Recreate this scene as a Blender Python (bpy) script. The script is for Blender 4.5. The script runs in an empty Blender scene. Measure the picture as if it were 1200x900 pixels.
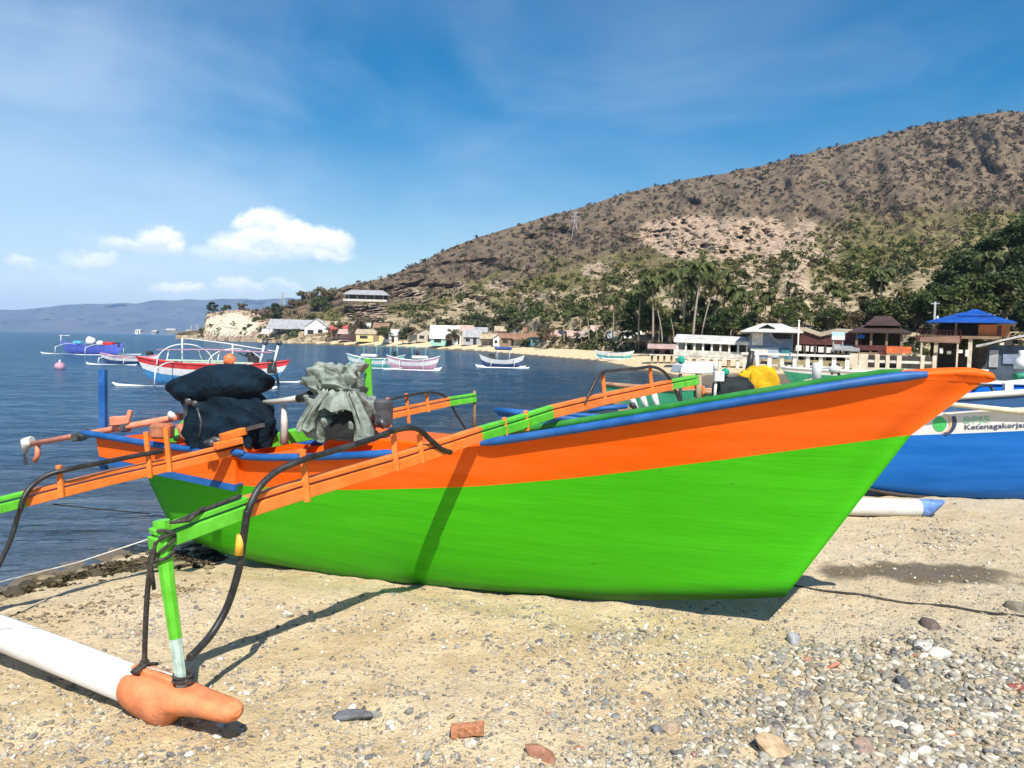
import bpy, bmesh, math, random
import numpy as np
from mathutils import Vector, Matrix, Euler
rnd = random.Random(7)
nrs = np.random.RandomState(11)
SC = bpy.context.scene
COL = SC.collection
pi = math.pi
R = math.radians

# ------------------------------------------------------------------ camera, world, sun, exposure
F = 880.0; CZ = 1.6
PITCH = math.atan((450-402.6)/F); ROLL = math.atan(.026)
cam = bpy.data.cameras.new('camera'); camo = bpy.data.objects.new('camera', cam); COL.objects.link(camo)
cam.sensor_width = 36.0; cam.lens = 36.0*F/1200.0; cam.clip_start = .05; cam.clip_end = 60000
CM = Matrix.Rotation(pi/2-PITCH, 3, 'X') @ Matrix.Rotation(ROLL, 3, 'Z')
camo.matrix_world = Matrix.Translation((0, 0, CZ)) @ CM.to_4x4()
SC.camera = camo
SUN_DIR = Vector((-.17, .80, -1.0)).normalized()           # the way the light travels
SUN_EL = math.asin(-SUN_DIR.z); SUN_AZ = math.atan2(-SUN_DIR.x, -SUN_DIR.y)
sl = bpy.data.lights.new('sun', 'SUN'); sl.energy = 5.0; sl.angle = R(.5); sl.color = (1, .955, .88)
so = bpy.data.objects.new('sun', sl); COL.objects.link(so)
so.rotation_euler = SUN_DIR.to_track_quat('-Z', 'Y').to_euler(); so.location = (5, -20, 40)
SC.view_settings.view_transform = 'Standard'; SC.view_settings.look = 'None'
SC.view_settings.exposure = 0.56; SC.view_settings.gamma = 1.0; SC.view_settings.use_curve_mapping = False
SKY_STRENGTH = .076
SC.cycles.max_bounces = 6; SC.cycles.diffuse_bounces = 3; SC.cycles.glossy_bounces = 3
SC.cycles.transmission_bounces = 4; SC.cycles.transparent_max_bounces = 8; SC.cycles.volume_bounces = 1
SC.cycles.sample_clamp_indirect = 6.0

def ray(x, y):
    return CM @ Vector(((x-600)/F, -(y-450)/F, -1.0))
def at(x, y, Y):                                            # a pixel of the photograph at a depth
    d = ray(x, y); return Vector((0, 0, CZ)) + d*(Y/d.y)
def gz(x, y, z=0.0):                                        # a pixel on a level plane
    d = ray(x, y); return Vector((0, 0, CZ)) + d*((z-CZ)/d.z)
def horizon(x): return 387.0+.026*x
def lerp(a, b, t): return a+(b-a)*t
def smooth(t):
    t = min(1, max(0, t)); return t*t*(3-2*t)

# ------------------------------------------------------------------ node helpers
class NT:
    def __init__(s, tree):
        s.t = tree; s.n = tree.nodes; s.l = tree.links
    def node(s, typ, **kw):
        n = s.n.new(typ)
        for k, v in kw.items(): setattr(n, k, v)
        return n
    def link(s, a, b): s.l.new(a, b)
    def put(s, inp, v):
        if isinstance(v, bpy.types.NodeSocket): s.l.new(v, inp)
        elif v is not None:
            if isinstance(v, (tuple, list)) and len(v) == 3 and inp.type == 'RGBA': v = (*v, 1)
            inp.default_value = v
    def math(s, op, a, b=None, c=None, clamp=False):
        n = s.n.new('ShaderNodeMath'); n.operation = op; n.use_clamp = clamp
        s.put(n.inputs[0], a)
        if b is not None: s.put(n.inputs[1], b)
        if c is not None: s.put(n.inputs[2], c)
        return n.outputs[0]
    def mix(s, f, a, b, blend='MIX'):
        n = s.n.new('ShaderNodeMix'); n.data_type = 'RGBA'; n.blend_type = blend; n.clamp_factor = True
        s.put(n.inputs[0], f); s.put(n.inputs[6], a); s.put(n.inputs[7], b); return n.outputs[2]
    def noise(s, vec, scale, detail=4, rough=.55, dist=0):
        n = s.n.new('ShaderNodeTexNoise'); s.put(n.inputs['Vector'], vec)
        n.inputs['Scale'].default_value = scale; n.inputs['Detail'].default_value = detail
        n.inputs['Roughness'].default_value = rough; n.inputs['Distortion'].default_value = dist
        return n.outputs['Fac']
    def ramp(s, f, a, b, lo=0., hi=1.):
        n = s.n.new('ShaderNodeMapRange'); n.interpolation_type = 'SMOOTHSTEP'
        s.put(n.inputs[0], f); n.inputs[1].default_value = a; n.inputs[2].default_value = b
        n.inputs[3].default_value = lo; n.inputs[4].default_value = hi; return n.outputs[0]
    def mapping(s, vec, scale=(1, 1, 1), rot=(0, 0, 0), loc=(0, 0, 0)):
        n = s.n.new('ShaderNodeMapping'); s.put(n.inputs[0], vec)
        n.inputs[1].default_value = loc; n.inputs[2].default_value = rot; n.inputs[3].default_value = scale
        return n.outputs[0]
    def coord(s, which='Object'):
        return s.n.new('ShaderNodeTexCoord').outputs[which]
    def bump(s, h, strength, dist=.01, normal=None):
        n = s.n.new('ShaderNodeBump'); s.put(n.inputs['Height'], h)
        n.inputs['Strength'].default_value = strength; n.inputs['Distance'].default_value = dist
        if normal is not None: s.put(n.inputs['Normal'], normal)
        return n.outputs[0]
def new_mat(name):
    m = bpy.data.materials.new(name); m.use_nodes = True
    t = NT(m.node_tree); t.bsdf = m.node_tree.nodes['Principled BSDF']; t.out = m.node_tree.nodes['Material Output']
    t.mat = m
    return t
MATS = {}
def paint(name, rgb, rough=.45, var=.18, scale=6, stretch=(1, 1, 1), bump=.12, chips=0., chip_rgb=(.35, .3, .24), dirt=.25, spec=.4):
    if name in MATS: return MATS[name]
    t = new_mat(name); co = t.coord(); v = t.mapping(co, stretch)
    n1 = t.noise(v, scale, 6, .6); n2 = t.noise(co, scale*.35, 3, .5); n3 = t.noise(v, scale*6, 3, .6)
    dark = tuple(c*(1-var) for c in rgb); lite = tuple(min(1, c*(1+var*.5)+.012) for c in rgb)
    c = t.mix(t.ramp(n1, .32, .68), dark, lite)
    c = t.mix(t.math('MULTIPLY', t.ramp(n2, .5, .75), dirt), c, (.22, .19, .14))
    if chips > 0:
        c = t.mix(t.ramp(n3, .74-chips*.2, .78-chips*.2), c, chip_rgb)
    t.put(t.bsdf.inputs['Base Color'], c)
    t.put(t.bsdf.inputs['Roughness'], t.math('ADD', rough-.12, t.math('MULTIPLY', n1, .26)))
    t.bsdf.inputs['Specular IOR Level'].default_value = spec
    t.put(t.bsdf.inputs['Normal'], t.bump(t.math('ADD', n1, t.math('MULTIPLY', n3, .5)), bump, .012))
    MATS[name] = t.mat; return t.mat
def attr_mat(name, rough=.8, noise_scale=1.0, amt=.35, bump=.0, trans=0.0):
    """colour from the mesh's own 'tint' attribute, broken up by noise"""
    t = new_mat(name); a = t.node('ShaderNodeAttribute'); a.attribute_name = 'tint'
    n = t.noise(t.coord(), noise_scale, 4, .6)
    c = t.mix(t.ramp(n, .3, .7), t.mix(amt, a.outputs['Color'], (0, 0, 0)), a.outputs['Color'])
    t.put(t.bsdf.inputs['Base Color'], c); t.bsdf.inputs['Roughness'].default_value = rough
    t.bsdf.inputs['Specular IOR Level'].default_value = .25
    if bump: t.put(t.bsdf.inputs['Normal'], t.bump(n, bump, .01))
    if trans:
        tr = t.node('ShaderNodeBsdfTranslucent'); t.put(tr.inputs[0], c)
        mx = t.node('ShaderNodeMixShader'); mx.inputs[0].default_value = trans
        t.link(t.bsdf.outputs[0], mx.inputs[1]); t.link(tr.outputs[0], mx.inputs[2]); t.link(mx.outputs[0], t.out.inputs[0])
    return t.mat

# ------------------------------------------------------------------ world: sky with clouds
def make_world():
    w = bpy.data.worlds.new('World'); SC.world = w; w.use_nodes = True
    t = NT(w.node_tree); bg = w.node_tree.nodes['Background']
    sky = t.node('ShaderNodeTexSky'); sky.sky_type = 'NISHITA'; sky.sun_disc = False
    sky.sun_elevation = SUN_EL; sky.sun_rotation = SUN_AZ; sky.altitude = 0
    sky.air_density = 1.15; sky.dust_density = .35; sky.ozone_density = 2.2
    hs = t.node('ShaderNodeHueSaturation'); hs.inputs['Saturation'].default_value = 1.66; hs.inputs['Hue'].default_value = .497; hs.inputs['Value'].default_value = 1.0
    t.link(sky.outputs[0], hs.inputs['Color'])
    col = hs.outputs[0]
    d = t.coord('Generated')
    sp = t.node('ShaderNodeSeparateXYZ'); t.link(d, sp.inputs[0])
    x, y, z = sp.outputs
    az = t.math('ARCTAN2', x, y); el = t.math('ARCSINE', z)
    cb = t.node('ShaderNodeCombineXYZ'); t.put(cb.inputs[0], az); t.put(cb.inputs[1], el); cb.inputs[2].default_value = 0
    ang = cb.outputs[0]
    # high thin cirrus
    m1 = t.mapping(ang, (1.3, 2.6, 1), (0, 0, R(32)), (.3, .1, 0))
    c1 = t.noise(m1, 1.25, 5, .5, .5)
    m2 = t.mapping(ang, (2.0, 5., 1), (0, 0, R(-30)), (1.3, .6, 0))
    c2 = t.noise(m2, 1.3, 5, .55, .9)
    left = t.ramp(az, -.62, .45, 1., .45)
    ci = t.math('MULTIPLY', t.ramp(c1, .36, .78), .40)
    ci = t.math('ADD', ci, t.math('MULTIPLY', t.ramp(c2, .46, .78), .18))
    ci = t.math('MULTIPLY', ci, left)
    ci = t.math('MULTIPLY', ci, t.ramp(el, .0, .12))
    white = (8.2, 9.2, 10.6)
    col = t.mix(ci, col, white)
    # pale veil low on the left
    veil = t.math('MULTIPLY', t.ramp(el, .02, .30, 1., 0.), t.ramp(az, -.75, .35, .60, .0))
    col = t.mix(veil, col, (7.4, 8.6, 10.2))
    # cumulus: lobes at fixed directions, edges broken by noise
    warp = t.node('ShaderNodeTexNoise'); t.put(warp.inputs['Vector'], ang); warp.inputs['Scale'].default_value = 22
    warp.inputs['Detail'].default_value = 6; warp.inputs['Roughness'].default_value = .62
    w1 = t.node('ShaderNodeVectorMath'); w1.operation = 'SUBTRACT'; t.link(warp.outputs['Color'], w1.inputs[0]); w1.inputs[1].default_value = (.5, .5, .5)
    w2 = t.node('ShaderNodeVectorMath'); w2.operation = 'SCALE'; t.link(w1.outputs[0], w2.inputs[0]); w2.inputs['Scale'].default_value = .042
    w3 = t.node('ShaderNodeVectorMath'); w3.operation = 'ADD'; t.link(ang, w3.inputs[0]); t.link(w2.outputs[0], w3.inputs[1])
    sw = t.node('ShaderNodeSeparateXYZ'); t.link(w3.outputs[0], sw.inputs[0]); wx, wy = sw.outputs[0], sw.outputs[1]
    blobs = [(312, 267, 30, 22, 1), (345, 279, 34, 19, 1), (380, 283, 34, 19, 1), (330, 284, 70, 15, 1), (275, 290, 28, 15, .85), (300, 300, 48, 11, .6), (352, 296, 60, 8, .75),
             (186, 283, 25, 17, .95), (205, 293, 14, 10, .8), (148, 289, 30, 11, .6), (108, 306, 30, 12, .6), (24, 312, 16, 10, .6), (62, 318, 20, 8, .25),
             (210, 341, 32, 11, .75), (275, 337, 22, 12, .65), (300, 342, 16, 9, .55), (150, 322, 60, 12, .22), (240, 318, 60, 14, .2), (330, 340, 30, 8, .45), (95, 330, 40, 12, .3), (20, 335, 40, 10, .22), (180, 305, 70, 10, .2), (120, 285, 40, 10, .18), (390, 330, 26, 12, .2), (250, 300, 24, 10, .5), (290, 262, 18, 12, .8)]
    dens = None; tot = None
    for bx, by, rx, ry, amp in blobs:
        dv = ray(bx, by).normalized(); a0 = math.atan2(dv.x, dv.y); e0 = math.asin(dv.z)
        u = t.math('DIVIDE', t.math('SUBTRACT', wx, a0), rx*1.16/F)
        v = t.math('DIVIDE', t.math('SUBTRACT', wy, e0), ry*1.18/F)
        r2 = t.math('ADD', t.math('MULTIPLY', u, u), t.math('MULTIPLY', v, v))
        f = t.math('MULTIPLY', t.ramp(r2, .12, 1.15, 1., 0.), amp)
        top = t.math('MULTIPLY', f, t.math('ADD', .62, t.math('MULTIPLY', t.math('MULTIPLY', v, .55, clamp=False), 1.0)))
        dens = f if dens is None else t.math('MAXIMUM', dens, f)
        tot = top if tot is None else t.math('MAXIMUM', tot, top)
    det = t.noise(ang, 60, 5, .6)
    lit = t.math('ADD', t.math('DIVIDE', tot, t.math('MAXIMUM', dens, .03)), t.math('MULTIPLY', t.math('SUBTRACT', det, .5), .55))
    ccol = t.mix(t.ramp(lit, .34, .95), (7.4, 8.5, 10.6), (12.0, 11.9, 12.2))
    col = t.mix(t.ramp(dens, .02, .98), col, ccol)
    t.put(bg.inputs['Color'], col); bg.inputs['Strength'].default_value = SKY_STRENGTH
make_world()

# ------------------------------------------------------------------ mesh helpers
class MB:
    def __init__(s): s.v = []; s.f = []; s.m = []; s.sm = []
    def add(s, vs, fs, mi=0, sm=False):
        o = len(s.v); s.v += [Vector(p) for p in vs]
        for f in fs: s.f.append([i+o for i in f]); s.m.append(mi); s.sm.append(sm)
        return s
    def box(s, c, size, rz=0., rx=0., ry=0., mi=0, taper=1., bev=0.):
        hx, hy, hz = (k/2 for k in size); M = Euler((rx, ry, rz)).to_matrix(); c = Vector(c)
        if bev > 0:
            b = min(bev, hx*.9, hy*.9, hz*.9); rings = []
            for (z, ins) in ((-hz, b), (-hz+b, 0), (hz-b, 0), (hz, b)):
                tp = taper if z > 0 else 1
                x, y = hx*tp-ins, hy*tp-ins; q = b if ins == 0 else b*.4
                rings.append([(x, y-q, z), (x-q, y, z), (-x+q, y, z), (-x, y-q, z), (-x, -y+q, z), (-x+q, -y, z), (x-q, -y, z), (x, -y+q, z)])
            vs = [c+M@Vector(p) for r_ in rings for p in r_]; fs = []
            for i in range(3):
                for j in range(8):
                    k = (j+1) % 8; fs.append([i*8+j, i*8+k, (i+1)*8+k, (i+1)*8+j])
            fs.append(list(range(7, -1, -1))); fs.append(list(range(24, 32)))
            return s.add(vs, fs, mi)
        vs = []
        for z in (-hz, hz):
            tp = taper if z > 0 else 1
            for x, y in ((-hx, -hy), (hx, -hy), (hx, hy), (-hx, hy)): vs.append(c+M@Vector((x*tp, y*tp, z)))
        return s.add(vs, [[3, 2, 1, 0], [4, 5, 6, 7], [0, 1, 5, 4], [1, 2, 6, 5], [2, 3, 7, 6], [3, 0, 4, 7]], mi)
    def bar(s, a, b, w, h, up=(0, 0, 1), mi=0, tb=1.):
        """rectangular bar from a to b"""
        a = Vector(a); b = Vector(b); d = (b-a).normalized(); u = Vector(up); r_ = d.cross(u)
        if r_.length < 1e-4: r_ = d.cross(Vector((1, 0, 0)))
        r_.normalize(); u = r_.cross(d)
        vs = []
        for p, k in ((a, 1), (b, tb)):
            for i, j in ((-1, -1), (1, -1), (1, 1), (-1, 1)): vs.append(p+r_*(i*w/2*k)+u*(j*h/2*k))
        return s.add(vs, [[3, 2, 1, 0], [4, 5, 6, 7], [0, 1, 5, 4], [1, 2, 6, 5], [2, 3, 7, 6], [3, 0, 4, 7]], mi)
    def tube(s, pts, rad, n=8, mi=0, cap=True, smooth_=True, squash=1.):
        pts = [Vector(p) for p in pts]; k = len(pts)
        rs = rad if isinstance(rad, (list, tuple)) else [rad]*k
        ref = Vector((0, 0, 1)); vs = []; prev = None
        for i, p in enumerate(pts):
            d = (pts[min(i+1, k-1)]-pts[max(i-1, 0)]).normalized()
            if prev is None:
                a = d.cross(ref)
                if a.length < .05: a = d.cross(Vector((1, 0, 0)))
            else: a = prev-d*prev.dot(d)
            a.normalize(); b = d.cross(a); prev = a
            for j in range(n):
                t = 2*pi*j/n; vs.append(p+(a*math.cos(t)+b*math.sin(t)*squash)*rs[i])
        fs = []
        for i in range(k-1):
            for j in range(n):
                q = (j+1) % n; fs.append([i*n+j, i*n+q, (i+1)*n+q, (i+1)*n+j])
        s.add(vs, fs, mi, smooth_)
        if cap:
            o = len(s.v)-len(vs)
            s.f.append([o+j for j in range(n-1, -1, -1)]); s.m.append(mi); s.sm.append(False)
            s.f.append([o+(k-1)*n+j for j in range(n)]); s.m.append(mi); s.sm.append(False)
        return s
    def grid(s, rows, mi=0, sm=True, closed=False, flip=False):
        nr, nc = len(rows), len(rows[0]); vs = [p for r_ in rows for p in r_]; fs = []
        for i in range(nr-1):
            for j in range(nc if closed else nc-1):
                k = (j+1) % nc; q = [i*nc+j, i*nc+k, (i+1)*nc+k, (i+1)*nc+j]
                fs.append(q[::-1] if flip else q)
        return s.add(vs, fs, mi, sm)
    def ball(s, c, r, n=10, m=6, mi=0, fn=None):
        c = Vector(c); r = (r, r, r) if not isinstance(r, (tuple, list)) else r; rows = []
        for i in range(m+1):
            th = pi*i/m; row = []
            for j in range(n):
                ph = 2*pi*j/n; d = Vector((math.sin(th)*math.cos(ph), math.sin(th)*math.sin(ph), math.cos(th)))
                k = fn(d) if fn else 1.
                row.append(c+Vector((d.x*r[0], d.y*r[1], d.z*r[2]))*k)
            rows.append(row)
        return s.grid(rows, mi, True, True, True)
    def poly(s, pts, mi=0): return s.add(pts, [list(range(len(pts)))], mi)
    def prism(s, pts, ext, mi=0):
        n = len(pts); e = Vector(ext); p = [Vector(q) for q in pts]
        fs = [list(range(n-1, -1, -1)), list(range(n, 2*n))]+[[i, (i+1) % n, n+(i+1) % n, n+i] for i in range(n)]
        return s.add(p+[q+e for q in p], fs, mi)
    def build(s, name, mats, parent=None, fix=True, tint=None, bevel=0.):
        off = parent_loc(parent)
        me = bpy.data.meshes.new(name); me.from_pydata([tuple(p-off) for p in s.v], [], s.f)
        for m in (mats if isinstance(mats, (list, tuple)) else [mats]): me.materials.append(m)
        me.polygons.foreach_set('material_index', s.m); me.polygons.foreach_set('use_smooth', s.sm)
        if fix:
            bm = bmesh.new(); bm.from_mesh(me); bmesh.ops.recalc_face_normals(bm, faces=bm.faces); bm.to_mesh(me); bm.free()
        me.update()
        o = bpy.data.objects.new(name, me); COL.objects.link(o)
        if parent is not None: o.parent = parent
        if bevel:
            md = o.modifiers.new('bevel', 'BEVEL'); md.width = bevel; md.segments = 2; md.limit_method = 'ANGLE'; md.angle_limit = R(40)
        return o
LOCAL = set()                                               # things whose parts are given in their own frame
def parent_loc(p):
    v = Vector((0, 0, 0))
    while p is not None:
        if p.name in LOCAL: return Vector((0, 0, 0))
        v += p.location; p = p.parent
    return v
def np_mesh(name, V, Fq, mat, tint=None, smooth_=False, parent=None):
    """V (n,3), Fq (m,k) arrays; tint per vertex (n,3)"""
    me = bpy.data.meshes.new(name); n = len(V); m, k = Fq.shape
    me.vertices.add(n); me.vertices.foreach_set('co', V.astype(np.float32).ravel())
    me.loops.add(m*k); me.loops.foreach_set('vertex_index', Fq.astype(np.int32).ravel())
    me.polygons.add(m); me.polygons.foreach_set('loop_start', (np.arange(m)*k).astype(np.int32))
    me.polygons.foreach_set('loop_total', np.full(m, k, np.int32))
    me.polygons.foreach_set('use_smooth', np.full(m, smooth_, bool))
    me.update(calc_edges=True); me.validate()
    if tint is not None: add_tint(me, tint)
    if mat is not None: me.materials.append(mat)
    o = bpy.data.objects.new(name, me); COL.objects.link(o)
    if parent is not None: o.parent = parent
    return o
def add_tint(me, tint, name='tint'):
    a = me.color_attributes.new(name, 'FLOAT_COLOR', 'POINT'); t = np.ones((len(tint), 4), np.float32); t[:, :3] = tint
    a.data.foreach_set('color', t.ravel())
def tag(o, label=None, cat=None, group=None, kind=None):
    if label: o['label'] = label
    if cat: o['category'] = cat
    if group: o['group'] = group
    if kind: o['kind'] = kind
    return o
def empty(name, loc, label=None, cat=None, group=None):
    o = bpy.data.objects.new(name, None); COL.objects.link(o); o.location = loc; o.empty_display_size = .2
    return tag(o, label, cat, group)
def copy_tree(o, loc, rz=0., scale=1., label=None, group=None):
    r_ = o.copy(); COL.objects.link(r_); r_.location = loc; r_.rotation_euler = (0, 0, rz)
    r_.scale = scale if isinstance(scale, (tuple, list)) else (scale,)*3
    if label: r_['label'] = label
    if group: r_['group'] = group
    for ch in [c for c in KIDS.get(o.name, [])]:
        c = ch.copy(); COL.objects.link(c); c.parent = r_
        for g in KIDS.get(ch.name, []):
            e = g.copy(); COL.objects.link(e); e.parent = c
    return r_
KIDS = {}
def kids_of(root):
    KIDS[root.name] = list(root.children)
    for c in root.children: KIDS[c.name] = list(c.children)

# value noise in numpy, for terrain
_perm = nrs.rand(256, 256)
def vnoise(x, y):
    xi = np.floor(x).astype(int); yi = np.floor(y).astype(int); fx = x-xi; fy = y-yi
    fx = fx*fx*(3-2*fx); fy = fy*fy*(3-2*fy)
    g = lambda i, j: _perm[i & 255, j & 255]
    return (g(xi, yi)*(1-fx)+g(xi+1, yi)*fx)*(1-fy)+(g(xi, yi+1)*(1-fx)+g(xi+1, yi+1)*fx)*fy
def fbm(x, y, oct=4, gain=.5):
    s = 0; a = 1.; t = 0
    for i in range(oct): s = s+a*vnoise(x*2**i+17.3*i, y*2**i+9.1*i); t += a; a *= gain
    return s/t

# ------------------------------------------------------------------ the ground (beach and flats) and the sea
SEA = -.5
SHORE = np.array([(-30, -18), (-9, -1), (-6, 2.6), (-4.75, 4.6), (-4.0, 5.9), (-3.45, 7.2), (-2, 9.5), (1, 13), (5, 20), (9.2, 30.6), (11.6, 42), (12, 58), (11.8, 75), (11.7, 103),
                  (5.8, 128), (-8.4, 185), (-44, 243), (-88, 289), (-151, 372), (-175, 420), (-150, 700), (-260, 1500), (-2200, 9400)], float)
def shore_dist(X, Y):
    best = np.full(X.shape, 1e9); sgn = np.ones(X.shape)
    for i in range(len(SHORE)-1):
        a, b = SHORE[i], SHORE[i+1]; d = b-a; L = d@d
        t = np.clip(((X-a[0])*d[0]+(Y-a[1])*d[1])/L, 0, 1)
        px, py = X-(a[0]+t*d[0]), Y-(a[1]+t*d[1]); dist = np.hypot(px, py)
        cr = d[0]*py-d[1]*px
        m = dist < best-1e-9
        best = np.where(m, dist, best); sgn = np.where(m, np.where(cr < 0, 1, -1), sgn)
    return best*sgn
def ground_z(X, Y):
    X = np.asarray(X, float); Y = np.asarray(Y, float)
    d = shore_dist(X, Y)
    r_ = np.hypot(X, Y)
    dd = d+(fbm(X*.35, Y*.35, 3)-.5)*1.1*np.clip(r_/4, 0, 1)
    land = SEA+.53*(1-np.exp(-np.clip(dd, 0, None)/1.4))+np.clip(d-9, 0, 60)*.028
    land = land+np.clip(d-.5, 0, 18)*(.08+.09*np.clip((Y-110)/90, 0, 1.4))*np.clip((Y-80)/30, 0, 1)
    sea = SEA+np.clip(dd, -5, 0)*.055+np.clip(dd+5, -40, 0)*.16
    z = np.where(dd > 0, land, sea)
    dd_ = (X-2.5)*-.90626+(Y-3.92)*.42272; vv_ = (X-2.5)*-.42272+(Y-3.92)*-.90626      # scoured hollow along the keel
    z = z-.06*np.exp(-(((X-1.5)/1.1)**2+((Y-4.5)/.8)**2))-.095*np.exp(-(vv_/.55)**4)*np.clip((dd_-1.3)/1.6, 0, 1)*np.clip((6.4-dd_)/.8, 0, 1)+(fbm(X*.8, Y*.8, 3)-.5)*.07+(fbm(X*4, Y*4, 2)-.5)*.045+(fbm(X*11, Y*11, 2)-.5)*.024
    return z
def gh(x, y): return float(ground_z(np.array([x]), np.array([y]))[0])

def polar_sheet(name, radii, zf, front=420):
    az = np.concatenate([np.linspace(-pi, -R(50), 40)[:-1], np.linspace(-R(50), R(50), front)[:-1], np.linspace(R(50), pi, 40)])
    A, RR = np.meshgrid(az, radii); X = RR*np.sin(A); Y = RR*np.cos(A); Z = zf(X, Y)
    nr, nc = X.shape; V = np.stack([X, Y, Z], -1).reshape(-1, 3)
    i, j = np.meshgrid(np.arange(nr-1), np.arange(nc-1), indexing='ij')
    q = (i*nc+j).ravel(); Fq = np.stack([q, q+nc, q+nc+1, q+1], -1)
    return V, Fq, X, Y

def sand_material():
    t = new_mat('sand'); co = t.coord()
    big = t.noise(co, .55, 4, .55); mid = t.noise(co, 3.2, 5, .6); fine = t.noise(co, 60, 3, .7); grit = t.noise(co, 210, 2, .7)
    c = t.mix(t.ramp(mid, .35, .68), (.53, .39, .20), (.70, .55, .325))
    c = t.mix(t.ramp(big, .42, .66), c, (.66, .53, .34))
    # grey gravel dust towards the stones in the lower right
    sx = t.node('ShaderNodeSeparateXYZ'); t.link(co, sx.inputs[0])
    g = t.math('ADD', t.math('MULTIPLY', sx.outputs[0], .55), t.math('MULTIPLY', sx.outputs[1], -.35))
    g = t.math('ADD', g, t.math('MULTIPLY', t.math('SUBTRACT', mid, .5), 1.5))
    c = t.mix(t.math('MULTIPLY', t.ramp(g, -1.05, .1), .5), c, (.53, .445, .31))
    c = t.mix(t.math('MULTIPLY', t.ramp(fine, .54, .72), .45), c, (.27, .225, .15))
    c = t.mix(t.math('MULTIPLY', t.ramp(grit, .52, .7), .35), c, (.66, .6, .48))
    vor = t.node('ShaderNodeTexVoronoi'); t.put(vor.inputs['Vector'], co); vor.inputs['Scale'].default_value = 46
    sel = t.node('ShaderNodeSeparateColor'); t.link(vor.outputs['Color'], sel.inputs[0])
    peb = t.math('MULTIPLY', t.ramp(vor.outputs['Distance'], .28, .36, 1., 0.), t.ramp(sel.outputs[0], .62, .66))
    pc = t.mix(sel.outputs[1], (.22, .2, .17), (.6, .56, .47))
    c = t.mix(t.math('MULTIPLY', peb, .75), c, pc)
    at_ = t.node('ShaderNodeAttribute'); at_.attribute_name = 'wet'
    wet = t.math('ADD', at_.outputs['Fac'], t.math('MULTIPLY', t.math('SUBTRACT', mid, .5), .8))
    wetm = t.ramp(wet, .42, .62); und = t.ramp(wet, 1.15, 1.5)
    c = t.mix(wetm, c, t.mix(1., c, (.3, .27, .22), 'MULTIPLY')); c = t.mix(und, c, t.mix(t.ramp(mid, .4, .6), (.035, .028, .018), (.10, .08, .05)))
    t.put(t.bsdf.inputs['Base Color'], c)
    t.put(t.bsdf.inputs['Roughness'], t.ramp(wetm, 0, 1, .92, .35))
    t.bsdf.inputs['Specular IOR Level'].default_value = .3
    h = t.math('ADD', t.math('MULTIPLY', fine, .5), t.math('MULTIPLY', grit, .25)); h = t.math('ADD', h, t.math('MULTIPLY', peb, .35))
    h = t.math('ADD', h, t.math('MULTIPLY', t.noise(co, 13, 4, .6), .9))
    t.put(t.bsdf.inputs['Normal'], t.bump(h, 1., .03))
    return t.mat
def add_float(me, name, vals):
    a = me.attributes.new(name, 'FLOAT', 'POINT'); a.data.foreach_set('value', np.asarray(vals, np.float32).ravel())

radii = np.concatenate([[.02, .4, .8, 1.2, 1.6], np.geomspace(1.9, 14, 170), np.geomspace(14.4, 420, 110), np.geomspace(440, 9500, 25)])
V, Fq, X, Y = polar_sheet('ground', radii, ground_z)
ground = np_mesh('beach', V, Fq, sand_material(), smooth_=True); tag(ground, kind='structure')
wd = shore_dist(X.ravel(), Y.ravel())
wet = np.clip(1-(V[:, 2]-SEA)/.19, 0, 2.2)
# damp hollow right of the bow, and the wide wet flat before the village
wet = np.maximum(wet, .78*np.exp(-(((V[:, 0]-3.0)/1.05)**2+((V[:, 1]-5.35)/.40)**2)))
wet = np.maximum(wet, 1.3*np.clip(1-np.abs(V[:, 1]-38)/22, 0, 1)*np.clip((14-wd)/5, 0, 1)*np.clip(V[:, 0], 0, 1)*(V[:, 1] > 17))
add_float(ground.data, 'wet', wet)

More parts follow.
